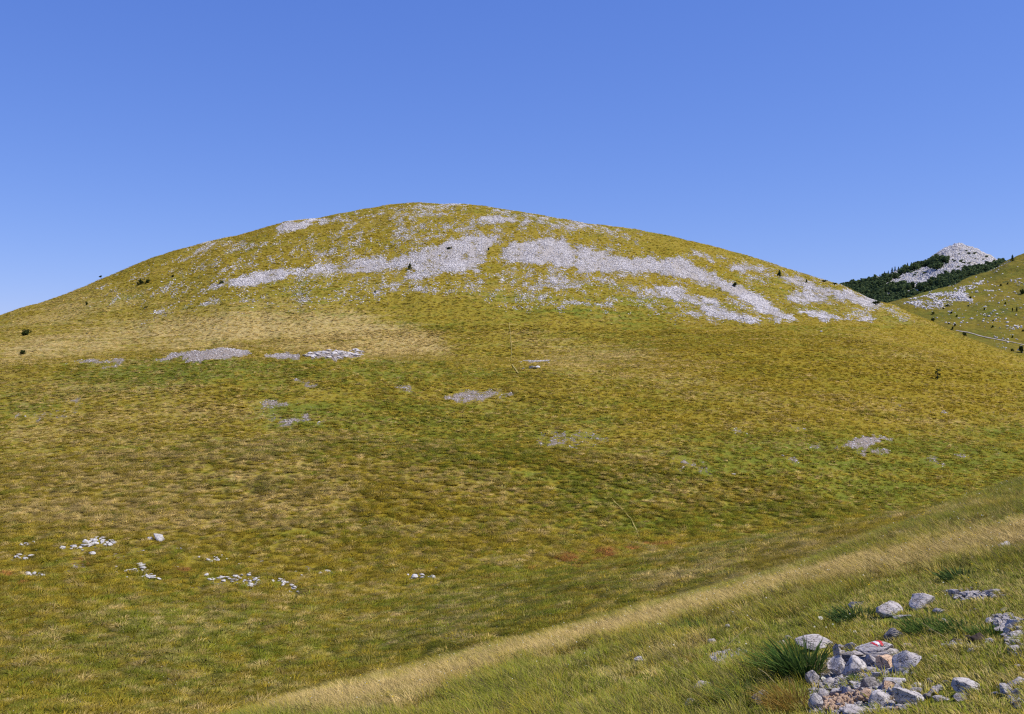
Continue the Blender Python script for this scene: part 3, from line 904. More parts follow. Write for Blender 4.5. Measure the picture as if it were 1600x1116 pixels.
MAT_LIME = rock_material('grey_limestone', (.60, .55, .52), (.42, .375, .36), (.10, .09, .09), lichen=.65)
MAT_LIME_B = rock_material('pale_limestone', (.70, .65, .61), (.46, .42, .40), (.13, .12, .13), lichen=.35)
MAT_LIME_D = rock_material('dark_limestone', (.40, .36, .34), (.22, .20, .19), (.05, .05, .055), lichen=.7)
MAT_PEACH = rock_material('peach_limestone', (.78, .55, .37), (.62, .41, .27), (.25, .16, .11), lichen=.25)
MAT_WHITE = rock_material('white_stone', (.70, .67, .64), (.44, .415, .39), (.2, .19, .19), s=.7, lichen=.25)
MAT_SCREE = rock_material('scree_stone', (.80, .755, .72), (.60, .56, .535), (.2, .19, .19), s=.6, lichen=.3)
MAT_MTROCK = rock_material('mountain_rock', (.74, .71, .68), (.52, .49, .46), (.2, .19, .19), s=.12, lichen=.3)

# ------------------------------------------------------------------ object helpers
def tag(o, label=None, cat=None, group=None, kind=None):
    if label:
        o['label'] = label
    if cat:
        o['category'] = cat
    if group:
        o['group'] = group
    if kind:
        o['kind'] = kind
    return o


def mesh_from(name, verts, faces, mat=None, smooth=False):
    me = bpy.data.meshes.new(name)
    verts = np.asarray(verts, np.float32)
    me.vertices.add(len(verts))
    me.vertices.foreach_set('co', verts.ravel())
    if isinstance(faces, np.ndarray):
        k = faces.shape[1]
        loops = faces.ravel().astype(np.int32)
        starts = np.arange(0, len(loops), k, dtype=np.int32)
    else:
        loops = np.array([i for f in faces for i in f], np.int32)
        lens = np.array([len(f) for f in faces])
        starts = np.concatenate([[0], np.cumsum(lens)[:-1]]).astype(np.int32)
    me.loops.add(len(loops))
    me.loops.foreach_set('vertex_index', loops)
    me.polygons.add(len(starts))
    me.polygons.foreach_set('loop_start', starts)
    if smooth:
        me.polygons.foreach_set('use_smooth', np.ones(len(starts), bool))
    me.update(calc_edges=True)
    me.validate()
    if mat:
        me.materials.append(mat)
    return me


def add_obj(name, me, parent=None, loc=(0, 0, 0)):
    o = bpy.data.objects.new(name, me)
    o.location = loc
    o.parent = parent
    COL.objects.link(o)
    return o


# ------------------------------------------------------------------ the ground sheets
def ground_sheet(name, i0, i1, mat, centre=False):
    X, Y, Zz = Xg[i0:i1], Yg[i0:i1], Z0[i0:i1]
    nr = i1 - i0
    verts = np.stack([X, Y, Zz], -1).reshape(-1, 3)
    r = np.arange(nr - 1)[:, None]
    c = np.arange(NT)[None]
    c2 = (c + 1) % NT
    f = np.stack([r * NT + c, r * NT + c2, (r + 1) * NT + c2, (r + 1) * NT + c], -1).reshape(-1, 4)
    attrs = {k: v[i0:i1].ravel() for k, v in ATTR.items()}
    if centre:
        verts = np.vstack([verts, [[0, 0, 0.0]]])
        k = len(verts) - 1
        cc = np.arange(NT)
        tri = [(k, int((j + 1) % NT), int(j)) for j in cc]
        faces = [tuple(q) for q in f.tolist()] + tri
        attrs = {a: np.append(v, 0) for a, v in attrs.items()}
        me = mesh_from(name, verts, faces, mat, True)
    else:
        me = mesh_from(name, verts, f, mat, True)
    for k, v in attrs.items():
        a = me.attributes.new(k, 'FLOAT', 'POINT')
        a.data.foreach_set('value', v.astype(np.float32))
    # faces wound so that normals point up
    me.flip_normals() if me.polygons[len(me.polygons) // 2].normal.z < 0 else None
    o = add_obj(name, me)
    return tag(o, kind='structure')


o = ground_sheet('meadow_ground', 0, I_M, MAT_MEADOW, True)
tag(o, 'grassy slope and valley floor below the hill', 'ground')
o = ground_sheet('hill', I_M - 1, I_H, MAT_HILL)
tag(o, 'big rounded grassy hill with pale scree across its top', 'hill')
o = ground_sheet('mountain_terrain', I_H - 1, I_F, MAT_FAR)
tag(o, 'far slopes with the white rocky mountain behind the saddle', 'mountain')

# ------------------------------------------------------------------ prototypes
def blades(n, rad_, h, w, lean=(0, 0), spread=.5, seg=3, seed=0, droop=.3, hvar=.4):
    r = np.random.default_rng(seed)
    V, Fc = [], []
    for i in range(n):
        a = r.uniform(0, 2 * math.pi)
        q = rad_ * math.sqrt(r.uniform())
        bx, by = q * math.cos(a), q * math.sin(a)
        hh = h * (1 - hvar + 2 * hvar * r.uniform())
        dx = lean[0] + spread * (bx / max(rad_, 1e-3)) + r.normal(0, .18)
        dy = lean[1] + spread * (by / max(rad_, 1e-3)) + r.normal(0, .18)
        fa = r.uniform(0, math.pi)
        wx, wy = math.cos(fa) * w * .5, math.sin(fa) * w * .5
        base = len(V)
        for s in range(seg):
            t = s / seg
            bend = t * t
            x = bx + dx * hh * (.35 * t + .65 * bend)
            y = by + dy * hh * (.35 * t + .65 * bend)
            z = hh * (t - droop * bend * min(1.2, math.hypot(dx, dy)))
            k = 1 - .55 * t
            V += [(x - wx * k, y - wy * k, z), (x + wx * k, y + wy * k, z)]
        x, y = bx + dx * hh, by + dy * hh
        V.append((x, y, hh * (1 - droop * min(1.2, math.hypot(dx, dy)))))
        for s in range(seg - 1):
            b = base + 2 * s
            Fc.append((b, b + 1, b + 3, b + 2))
        b = base + 2 * (seg - 1)
        Fc.append((b, b + 1, b + 2))
    return V, Fc


def proto(name, V, Fc, mat, smooth=False):
    me = mesh_from(name, V, Fc, mat, smooth)
    a = me.attributes.new('dome', 'FLOAT_VECTOR', 'POINT')
    a.data.foreach_set('vector', np.asarray(V, np.float32).ravel())
    return bpy.data.objects.new(name, me)       # source shape only; not placed in the scene itself


def ico(sub=2):
    import bmesh
    bm = bmesh.new()
    bmesh.ops.create_icosphere(bm, subdivisions=sub, radius=1.0)
    v = np.array([tuple(x.co) for x in bm.verts])
    f = np.array([[x.index for x in p.verts] for p in bm.faces])
    bm.free()
    return v, f


ICO = {k: ico(k) for k in (1, 2, 3, 4, 5)}


def vn3(p, seed):
    return (fbm(p[:, 0] + p[:, 2] * .7, p[:, 1] - p[:, 2] * .6, seed, 3) +
            fbm(p[:, 1] + p[:, 0] * .5 + 7, p[:, 2] + p[:, 0] * .4, seed + 3, 3) - 1)


def rock_shape(seed, sub=3, cuts=9, rough=.12, cutmin=.32):
    cuts = int(cuts * 2)
    v, f = ICO[sub]
    v = v.copy()
    r = np.random.default_rng(seed)
    v = v * (1 + .25 * vn3(v * 1.1 + seed % 50, seed))[:, None]
    for _ in range(cuts):
        nrm = r.normal(size=3)
        nrm /= np.linalg.norm(nrm)
        d = r.uniform(cutmin, .80)
        k = v @ nrm
        over = np.maximum(k - d, 0)
        v -= over[:, None] * nrm[None] * .98
    nn = vn3(v * 2.6 + seed % 31, seed + 11)
    v = v * (1 + rough * (.45 if sub >= 4 else 1) * nn)[:, None]
    if sub >= 4:
        v = v * (1 + rough * .28 * vn3(v * 9, seed + 21))[:, None]
        v = v * (1 - .05 * (np.abs(vn3(v * 4 + 3, seed + 41)) < .05))[:, None]
    lo, hi = v.min(0), v.max(0)
    v = (v - (lo + hi) / 2) / (hi - lo)          # unit box
    return v, f


def Z7(pts):
    return Q(0, 780, 2.667, pts)


# ------------------------------------------------------------------ scattering (one object, instances made by geometry nodes)
def scatter(name, P, rot, scale, which, attrs, protos, label, cat, kind='stuff'):
    me = bpy.data.meshes.new(name)
    me.vertices.add(len(P))
    me.vertices.foreach_set('co', np.asarray(P, np.float32).ravel())
    for k, v, t, key in [('rot', rot, 'FLOAT_VECTOR', 'vector'), ('scl', scale, 'FLOAT_VECTOR', 'vector')]:
        a = me.attributes.new(k, t, 'POINT')
        a.data.foreach_set(key, np.asarray(v, np.float32).ravel())
    a = me.attributes.new('which', 'INT', 'POINT')
    a.data.foreach_set('value', np.asarray(which, np.int32))
    for k, v in attrs.items():
        a = me.attributes.new(k, 'FLOAT', 'POINT')
        a.data.foreach_set('value', np.asarray(v, np.float32))
    o = add_obj(name, me)
    ng = bpy.data.node_groups.new(name + '_nodes', 'GeometryNodeTree')
    ng.interface.new_socket('Geometry', in_out='INPUT', socket_type='NodeSocketGeometry')
    ng.interface.new_socket('Geometry', in_out='OUTPUT', socket_type='NodeSocketGeometry')
    N, L = ng.nodes, ng.links
    gi, go = N.new('NodeGroupInput'), N.new('NodeGroupOutput')
    join = N.new('GeometryNodeJoinGeometry')

    def named(nm, t):
        a = N.new('GeometryNodeInputNamedAttribute')
        a.data_type = t
        a.inputs[0].default_value = nm
        return a.outputs[0]
    aw, ar, asc = named('which', 'INT'), named('rot', 'FLOAT_VECTOR'), named('scl', 'FLOAT_VECTOR')
    e2r = N.new('FunctionNodeEulerToRotation')
    L.new(ar, e2r.inputs[0])
    for i, p in enumerate(protos):
        oi = N.new('GeometryNodeObjectInfo')
        oi.inputs['Object'].default_value = p
        oi.inputs['As Instance'].default_value = True
        cmp_ = N.new('FunctionNodeCompare')
        cmp_.data_type = 'INT'
        cmp_.operation = 'EQUAL'
        L.new(aw, [s for s in cmp_.inputs if s.type == 'INT'][0])
        [s for s in cmp_.inputs if s.type == 'INT'][1].default_value = i
        iop = N.new('GeometryNodeInstanceOnPoints')
        L.new(gi.outputs[0], iop.inputs['Points'])
        L.new(cmp_.outputs[0], iop.inputs['Selection'])
        L.new(oi.outputs['Geometry'], iop.inputs['Instance'])
        L.new(e2r.outputs[0], iop.inputs['Rotation'])
        L.new(asc, iop.inputs['Scale'])
        L.new(iop.outputs[0], join.inputs[0])
    L.new(join.outputs[0], go.inputs[0])
    md = o.modifiers.new('scatter', 'NODES')
    md.node_group = ng
    for p in protos:
        if p.data.materials and p.data.materials[0].name not in [m.name for m in me.materials if m]:
            me.materials.append(p.data.materials[0])
    return tag(o, label, cat, None, kind)


cell_area = np.zeros_like(Z0)
dr = np.gradient(ROWS)
cell_area[:, :NF] = (Rg * dr[:, None] * (TH[1] - TH[0]))[:, :NF]


def pick(weight, N, seed):
    """N random points on the land with the given density (per square metre, relative) on the front sector."""
    r = np.random.default_rng(seed)
    w = (weight * cell_area)[:, :NF]
    w = w.ravel() / w.sum()
    k = r.choice(len(w), size=N, p=w)
    i, j = k // NF, k % NF
    rr = ROWS[i] + (r.uniform(size=N) - .5) * dr[i]
    tt = TH[j] + (r.uniform(size=N) - .5) * (TH[1] - TH[0])
    x, y = rr * np.sin(tt), rr * np.cos(tt)
    return x, y, ground(x, y)


def grass_attrs(x, y, r):
    d = {k: sample_grid(ATTR[k], x, y) for k in ('green', 'dry', 'gold', 'red')}
    lush = np.clip((34 - np.hypot(x, y)) / 20, 0, 1)
    d['dry'] = d['dry'] - .12 * lush * (d['dry'] < .6)
    d['tint'] = r.uniform(size=len(x))
    d['dry'] = d['dry'] + r.normal(.03, .26, len(x))
    d['green'] = d['green'] + r.normal(0, .34, len(x))
    return d


LEAN = (-.40, -.05)
P_NEAR = [proto('grass_clump', *blades(34, .08, .135, .0055, LEAN, .7, 3, s, .3), MAT_BLADE) for s in (1, 2, 3, 4)]
P_SHORT = [proto('turf_clump', *blades(46, .08, .036, .005, (-.2, 0), 1.0, 2, s, .35), MAT_BLADE) for s in (11, 12, 13)]
P_BAND = [proto('straw_clump', *blades(34, .11, .15, .007, (-.6, -.1), .7, 3, s, .3), MAT_STRAW) for s in (21, 22, 23)]
P_TUS = [proto('tussock', *blades(120, .21, .42, .028, (-.35, -.30), 1.25, 3, s, .66, .25), MAT_TUSSOCK) for s in (31, 32, 33, 34, 35)]
P_TUSF = [proto('far_tussock', *blades(36, .24, .44, .06, (-.4, -.3), 1.2, 2, s, .6, .25), MAT_TUSSOCK) for s in (41, 42, 43, 44)]

RD = Rk[names.index('D')][None]
taken = (1 - np.clip(M_bare * 1.1, 0, 1)) ** 2

r_ = np.random.default_rng(100)
# meadow tussocks
HEAPS = [(1, 3, Z7(p_)) for p_ in ([(220, 207), (340, 185), (380, 165), (410, 153), (440, 170), (485, 178), (470, 195), (400, 205), (340, 218), (270, 212)], [(495, 300), (560, 295), (585, 268), (610, 285), (620, 310), (670, 322), (665, 348), (600, 338), (570, 310)], [(855, 318), (930, 330), (1010, 315), (1060, 310), (1090, 335), (1085, 374), (1020, 378), (960, 348), (880, 353)], [(862, 245), (950, 245), (950, 258), (862, 262)], [(1125, 335), (1180, 335), (1240, 365), (1275, 405), (1200, 388), (1150, 355)], [(1325, 305), (1390, 302), (1390, 318), (1330, 322)], [(40, 190), (150, 182), (150, 198), (50, 202)], [(45, 238), (150, 225), (140, 265), (60, 253)], [(100, 312), (190, 308), (188, 330), (105, 328)])] + [(1, 2.5, [(634, 899), (681, 899), (681, 908), (634, 908)])]
M_heap = np.where(VIS & (Rg > 40) & (Rg < 240), mask(PX, PY, HEAPS, 2, 15), 0)
rockcut = np.clip(1 - M_rock * 1.9, .0, 1) * (1 - .88 * M_heap)
vis_soft = np.where(VIS | (PY <= runmin + 14), 1.0, .12)
w = (Rg > np.maximum(RD * 1.3, 26)) * (Rg < 160) * np.clip(70 / Rg, .45, 1.3) * rockcut * vis_soft
tus = fbm(Xg / 6, Yg / 6, 205, 3)
w = w * np.clip(.9 + (tus - .5) * 1.5, .6, 1.4)
N4 = 42000
x, y, z = pick(w, N4, 104)
s = r_.uniform(.6, 1.5, N4) * (.75 + .7 * fbm(x / 3, y / 3, 207, 2))
rot = np.stack([np.zeros(N4), np.zeros(N4), r_.normal(0, .5, N4)], 1)
scatter('meadow_tussocks', np.stack([x, y, z - .04], 1), rot, np.stack([s * 1.15, s, s * r_.uniform(.7, 1.1, N4)], 1), r_.integers(0, 5, N4), grass_attrs(x, y, r_), P_TUS,
        'tussocky meadow grass covering the valley floor', 'grass')
w = (Rg >= 150) * (Rg < 300) * np.clip(180 / Rg, .4, 1.2) * rockcut * vis_soft
w = w * np.clip(.9 + (tus - .5) * 1.2, .5, 1.4)
N5 = 80000
x, y, z = pick(w, N5, 105)
s = r_.uniform(.6, 1.3, N5) * (.7 + .6 * fbm(x / 4, y / 4, 208, 2))
rot = np.stack([np.zeros(N5), np.zeros(N5), r_.normal(0, .5, N5)], 1)
scatter('slope_tussocks', np.stack([x, y, z - .05], 1), rot, np.stack([s * 1.2, s, s * r_.uniform(.6, 1.0, N5)], 1), r_.integers(0, 4, N5), grass_attrs(x, y, r_), P_TUSF,
        'tussocky grass on the lower slope of the hill', 'grass')
w = (Rg >= 290) * (Rg < 480) * rockcut * vis_soft 
N6 = 50000
x, y, z = pick(w, N6, 106)
s = r_.uniform(.7, 1.5, N6)
rot = np.stack([np.zeros(N6), np.zeros(N6), r_.normal(0, .6, N6)], 1)
scatter('hill_tussocks', np.stack([x, y, z - .06], 1), rot, np.stack([s * 1.2, s, s * .7], 1), r_.integers(0, 4, N6), grass_attrs(x, y, r_), P_TUSF,
        'grass tussocks on the upper face of the hill', 'grass')

# ------------------------------------------------------------------ scree and boulders
def stone_proto(name, seed, sub, mat, cuts=7):
    v, f = rock_shape(seed, sub, cuts, .10)
    return proto(name, v, f, mat)


P_SCREE = [stone_proto('scree_stone', 300 + i, 1, MAT_SCREE, 5) for i in range(6)]
P_OUTC = [stone_proto('rubble_stone', 310 + i, 1, MAT_LIME_B, 5) for i in range(4)]
P_MT = [stone_proto('crag', 320 + i, 2, MAT_MTROCK, 5) for i in range(4)]
P_GRAVEL = [stone_proto('pebble', 340 + i, 1, MAT_LIME_B, 4) for i in range(4)]
P_PEACH = [stone_proto('crumb', 350 + i, 1, MAT_PEACH, 4) for i in range(4)]
P_WSTONE = [stone_proto('white_pebble', 360 + i, 2, MAT_WHITE, 6) for i in range(4)]


def scatter_stones(name, w, N, seed, smin, smax, protos, label, sink=.25, flat=.65, pw=2.2):
    x, y, z = pick(w, N, seed)
    r = np.random.default_rng(seed + 1)
    s = smin + (smax - smin) * r.uniform(size=N) ** pw
    sc = np.stack([s * r.uniform(.8, 1.4, N), s * r.uniform(.7, 1.2, N), s * r.uniform(flat * .7, flat * 1.3, N)], 1)
    rot = np.stack([r.normal(0, .25, N), r.normal(0, .25, N), r.uniform(0, 6.28, N)], 1)
    P = np.stack([x, y, z + sc[:, 2] * (.5 - sink)], 1)
    return scatter(name, P, rot, sc, r.integers(0, len(protos), N), {}, protos, label, 'stones')


hs = np.clip(M_rock, 0, 1) ** 1.25 * onhill * (Rg > 262)
streak = np.clip((fbm(Xg / 3.0, Yg / 9.0, 221, 3) - .33) * 4.0, .05, 1.3)
scatter_stones('scree', hs * streak, 140000, 401, .13, .68, P_SCREE, 'pale limestone scree spread across the upper hill', .3, .5, 3.0)
oc = np.clip(M_rock, 0, 1) ** 2.6 * ((Rg > 110) & (Rg <= 262))
scatter_stones('outcrop_rubble', oc, 8000, 403, .06, .40, P_OUTC, 'grey stony outcrop patches on the middle slope', .25, .45, 3.2)
sr = np.clip(M_rock, 0, 1) ** 1.4 * ((Rg > 540) & (Rg < 1150)) * front[None]
scatter_stones('slope_boulders', sr, 2300, 405, .35, 1.9, P_SCREE, 'white boulders scattered over the far green slope', .25, .7, 2.2)
mt = (1 - np.clip(M_wood * 1.5, 0, 1)) * ((Rg > 1300) & (Rg < 2000)) * (PX > 1330) * (PX < 1640)
scatter_stones('mountain_crags', mt, 26000, 407, 1.0, 3.2, P_MT, 'white craggy rock covering the far mountain', .35, .9, 2.4)

# gravel near the camera
bw = np.clip(M_bare, 0, 1) * (Rg < 40)
scatter_stones('gravel', bw, 7000, 409, .006, .045, P_GRAVEL, 'grey gravel and stone chips around the near rocks', .2, .6, 2.6)


def poly_points(poly, N, seed, **kw):
    P = np.array(poly, float)
    r = np.random.default_rng(seed)
    out = []
    lo, hi = P.min(0), P.max(0)
    while len(out) < N:
        q = lo + (hi - lo) * r.uniform(size=2)
        ins = False
        for i in range(len(P)):
            (x1, y1), (x2, y2) = P[i], P[(i + 1) % len(P)]
            if (y1 > q[1]) != (y2 > q[1]) and q[0] < (x2 - x1) * (q[1] - y1) / (y2 - y1) + x1:
                ins = not ins
        if ins:
            out.append(q)
    out = np.array(out)
    return out


crumb = poly_points(Q(1240, 960, 7.155, [(310, 1000), (400, 960), (560, 900), (720, 890), (860, 880), (830, 990), (700, 1000), (520, 1060), (440, 1116), (320, 1116)]), 400, 5)
cp = at(crumb[:, 0], crumb[:, 1], rmax=20)
r = np.random.default_rng(6)
s = .012 + .035 * r.uniform(size=400) ** 1.8
scatter('peach_crumbs', cp + np.array([0, 0, .012])[None] * r.uniform(0, 3, (400, 1)), r.uniform(0, 6.28, (400, 3)), np.stack([s, s * .9, s * .8], 1), r.integers(0, 4, 400), {}, P_PEACH,
        'crumbled peach coloured rock chips among the grey stones', 'stones')

# ------------------------------------------------------------------ individual rocks
def place_rock(name, cx, cy, w, h, seed, mat, label=None, group=None, sub=4, depth=.85, lift=0.0, yaw=None, cuts=9, rmax=60, mesh=None, cat='rock', tilt=.12, rough=.12, hmul=1.0, fit=True):
    """cx, cy, w, h: the rock's box in the photo; it is put where its foot meets the ground."""
    p = at1(cx, cy + h * .28, rmax=rmax)
    D = p.y
    W = w / F * D
    a = math.atan2(EYE - p.z, D)
    H = max(W * .32, h / F * D - W * depth * math.sin(a) * .55) * 1.25 * hmul
    if mesh is None:
        v, f = rock_shape(seed, sub, cuts, rough)
        me = mesh_from(name, v, f, mat, False)
    else:
        me = mesh
    o = add_obj(name, me)
    r = random.Random(seed)
    o.location = (p.x, p.y, p.z + H * .34 + lift)
    o.scale = (W * 1.25, W * depth * 1.15, H * 1.2)
    o.rotation_euler = (r.uniform(-tilt, tilt), r.uniform(-tilt, tilt), 0 if yaw is None else yaw)
    if label:
        tag(o, label, cat, group)
    return o


def Z2(cx, cy, w, h):
    return (1240 + cx / 7.155, 960 + cy / 7.155, w / 7.155, h / 7.155)


def Z3(cx, cy, w, h):
    return (1400 + cx / 7.155, 960 + cy / 7.155, w / 7.155, h / 7.155)


def Z1(cx, cy, w, h):
    return (1200 + cx / 3.77, 820 + cy / 3.77, w / 3.77, h / 3.77)


def Z4(cx, cy, w, h):
    return (1050 + cx / 7.155, 960 + cy / 7.155, w / 7.155, h / 7.155)


L_, LB, LD, PE = MAT_LIME, MAT_LIME_B, MAT_LIME_D, MAT_PEACH
CAIRN = [
    (Z2(255, 335, 400, 165), L_, 'wide rounded grey rock half hidden behind the dark sedge tuft', dict(depth=.6, cuts=5)),
    (Z2(515, 435, 120, 150), L_, 'upright grey rock between the sedge tuft and the painted rock', {}),
    (Z2(640, 375, 120, 95), L_, 'small pointed grey rock behind the pile, left of the red and white mark', {}),
    (Z2(612, 500, 120, 115), LD, 'small dark rock wedged under the left end of the painted rock', {}),
    (Z2(710, 470, 130, 90), L_, 'small grey rock tucked beneath the painted rock', {}),
    (Z2(1000, 470, 330, 100), L_, 'flat grey slab lying under the painted rock', dict(depth=.5, cuts=6)),
    (Z2(1175, 490, 130, 100), L_, 'lumpy grey rock between painted rock and big right boulder', {}),
    (Z2(1275, 565, 240, 220), L_, 'big angular boulder at the right end of the pile with a dark cleft', dict(cuts=12)),
    (Z2(1060, 565, 210, 150), PE, 'crumbly peach brown rock below the painted rock', dict(rough=.25)),
    (Z2(865, 545, 160, 150), L_, 'wedge shaped grey rock below the middle of the painted rock', {}),
    (Z2(685, 610, 205, 200), LB, 'rounded pale rock with fine dark cracks in the pile', dict(cuts=6)),
    (Z2(490, 630, 175, 230), L_, 'tall grey rock left of the rounded cracked rock', {}),
    (Z2(865, 635, 120, 75), LB, 'small smooth pale rock in front of the wedge shaped rock', {}),
    (Z2(215, 745, 130, 165), L_, 'pitted dark spotted rock at the left edge of the pile beside the sedge', dict(rough=.2)),
    (Z2(400, 755, 115, 80), L_, 'low grey rock right of the pitted rock at the pile edge', {}),
    (Z2(850, 790, 175, 140), LD, 'rock with a dark shaded face in the middle of the lower pile', {}),  # shade on its face put into the darker stone colour
    (Z2(930, 720, 90, 90), LB, 'small pale rock perched on the dark faced rock', dict(lift=.01)),
    (Z2(1110, 775, 215, 120), LB, 'pale broken slab in the lower pile, right of the dark faced rock', dict(depth=.6)),
    (Z2(1065, 830, 100, 110), PE, 'peach coloured block beside the pale broken slab', {}),
    (Z2(1170, 855, 110, 120), LB, 'pale block below the broken slab in the lower pile', {}),
    (Z2(335, 905, 115, 100), L_, 'small grey rock above the pale rock at the lower left corner of the pile', {}),
    (Z2(480, 905, 180, 120), L_, 'ridged grey rock above the peach chips', {}),
    (Z2(640, 880, 210, 120), L_, 'broad grey rock above the right part of the peach chips', dict(depth=.6)),
    (Z2(785, 865, 100, 90), LB, 'small pale rock between broad grey rock and peach lump', {}),
    (Z2(800, 925, 105, 120), PE, 'largest peach coloured lump at the right end of the chips', {}),
    (Z2(935, 965, 210, 165), LB, 'pale rock with a notch, right of the peach lump', {}),
    (Z2(250, 1015, 140, 190), LB, 'pale block at the lower left corner of the pile', {}),
    (Z2(680, 1085, 260, 110), L_, 'rounded grey rock at the bottom edge below the peach chips', dict(cuts=5)),
    (Z2(1280, 950, 290, 170), LB, 'long sloping pale slab at the lower right of the pile', dict(depth=.45)),
    (Z2(1130, 250, 170, 130), LD, 'dark pointed rock behind the red and white mark', {}),
    (Z2(1270, 360, 110, 65), L_, 'small low rock in the turf behind the painted rock', {}),
    (Z2(1350, 455, 80, 45), LB, 'small pale stone next to the yellow flower right of the pile', {}),
    (Z3(240, 800, 120, 60), LB, 'small flat pale stone just right of the pile', {}),
    (Z3(225, 870, 120, 90), L_, 'grey stone below the small flat pale stone, right of the pile', {}),
    (Z3(420, 870, 110, 90), L_, 'blocky grey stone in the turf right of the long slab', {}),
    (Z3(500, 945, 150, 70), L_, 'low stone trailing right below the blocky grey stone', {}),
    (Z3(350, 930, 80, 70), LD, 'small dark stone left of the low trailing stone', {}),
    (Z3(780, 845, 270, 170), LB, 'long pale boulder with a sloping back alone in the turf', dict(depth=.55, cuts=10)),
    (Z3(720, 930, 130, 85), L_, 'grey stone leaning at the foot of the long pale boulder', {}),
    (Z3(870, 1000, 90, 45), LB, 'small white stone below the long pale boulder', {}),
    (Z3(575, 775, 85, 55), LD, 'small dark knobbly stone in the turf left of the long pale boulder', {}),
    (Z3(405, 745, 90, 50), L_, 'small grey stone flush with the turf above the blocky stone', {}),
    (Z3(1110, 890, 85, 55), LB, 'small bright stone in the turf left of the corner rocks', {}),
    (Z3(1250, 870, 150, 125), LB, 'white rock with a dark end in the lower right corner group', {}),
    (Z3(1350, 790, 170, 130), L_, 'uppermost grey rock of the lower right corner group', {}),
    (Z3(1390, 900, 150, 120), L_, 'grey rock at the right picture edge behind the white rock', {}),
    (Z3(1400, 1010, 120, 110), L_, 'lowest grey rock at the right picture edge', {}),
    (Z3(1390, 585, 110, 55), L_, 'low grey stone alone at the right picture edge', {}),
    (Z3(555, 105, 75, 75), LB, 'small white stone behind the strip of dark grass', {}),
    (Z3(1040, 80, 75, 60), LB, 'small bright stone at the left end of the stony patch', {}),
    (Z3(1140, 110, 90, 75), L_, 'tan grey stone next to the small bright stone', {}),
    (Z1(910, 465, 120, 85), L_, 'large pitted boulder standing above the dark grass strip', dict(rough=.2, depth=.8)),
    (Z1(715, 515, 125, 85), L_, 'broad jagged rock left of the large pitted boulder', dict(rough=.25)),
    (Z1(785, 558, 75, 50), L_, 'lower broken end of the broad jagged rock', {}),
    (Z1(520, 477, 75, 40), L_, 'flat topped pale grey stone left of the jagged rock', dict(depth=.6)),
    (Z1(1025, 510, 75, 30), L_, 'low sliver of rock in the grass right of the pitted boulder', {}),
    (Z1(1410, 135, 82, 48), LB, 'lone whitish boulder on the brow near the right edge', dict(rough=.2)),
    (Z1(1480, 130, 50, 12), LB, 'thin pale stone beside the lone whitish boulder', {}),
    (Z1(45, 157, 60, 22), LD, 'dark flat rock lying in the meadow beyond the brow', dict(rmax=120)),
    (Z1(120, 670, 48, 30), L_, 'small stone in the grass up left of the sedge tuft', {}),
    (Z1(75, 702, 50, 30), L_, 'small stone touching the left side of the sedge tuft', {}),
    (Z4(340, 810, 180, 110), L_, 'grey rock in the tall grass left of the rusty tuft', dict(rough=.2)),
    (Z4(225, 990, 150, 85), LB, 'pale split stone in the grass near the bottom edge', {}),
    (Z4(1010, 950, 200, 150), L_, 'slanting grey slab left of the rusty tuft', dict(depth=.45)),
    (Z4(450, 315, 80, 65), L_, 'round stone at the upper end of the gravel scar', {}),
    (Z4(625, 140, 50, 40), LB, 'small stone in the grass above the gravel scar', {}),
    ((800 + 715 / 3.556, 900 + 467 / 3.556, 17, 6), LB, 'small flat stone in the grass left of the gravel scar', {}),
    ((800 + 662 / 3.556, 900 + 703 / 3.556, 9, 6), LB, 'smaller stone of the pair at the bottom of the grass', {}),
    ((800 + 692 / 3.556, 900 + 717 / 3.556, 11, 10), PE, 'pinkish stone of the pair at the bottom of the grass', {}),
]
for i, (box, mat, label, kw) in enumerate(CAIRN):
    place_rock('rock', *box, seed=500 + i, mat=mat, label=label, sub=4, **kw)
OUTC = [(1110, 410, 70, 45), (1190, 412, 95, 36), (1262, 410, 75, 30), (1325, 402, 75, 36), (1388, 422, 42, 15)]
for i, b in enumerate(OUTC):
    place_rock('rock', *Z1(*b), seed=600 + i, mat=L_, label=['left end of the low rock ledge in the grass', 'second rock from the left in the low ledge', 'middle rock of the low ledge in the grass', 'highest pointed rock of the low ledge', 'small right end stone of the low ledge'][i], depth=.6, rough=.22)
# rocks of the stony patch at the right edge
PATCH = [(1250, 50, 120, 50), (1310, 120, 120, 90), (1270, 185, 85, 85), (1340, 230, 110, 60), (1405, 95, 70, 60), (1395, 180, 90, 60), (1180, 180, 100, 50),
         (1345, 330, 85, 60), (1320, 400, 95, 70), (1420, 370, 60, 60), (1400, 250, 70, 50), (1230, 110, 60, 40), (1190, 30, 60, 30), (1350, 60, 60, 40), (1300, 290, 50, 30)]
for i, b in enumerate(PATCH):
    b = (b[0], b[1], b[2] * 1.25, b[3] * 1.25)
    place_rock('rock', *Z3(*b), seed=620 + i, mat=[L_, LB][i % 2], sub=3,
               label='mauve grey stone in the stony patch at the right picture edge', group='stones of the stony patch at the right edge', cat='rock')

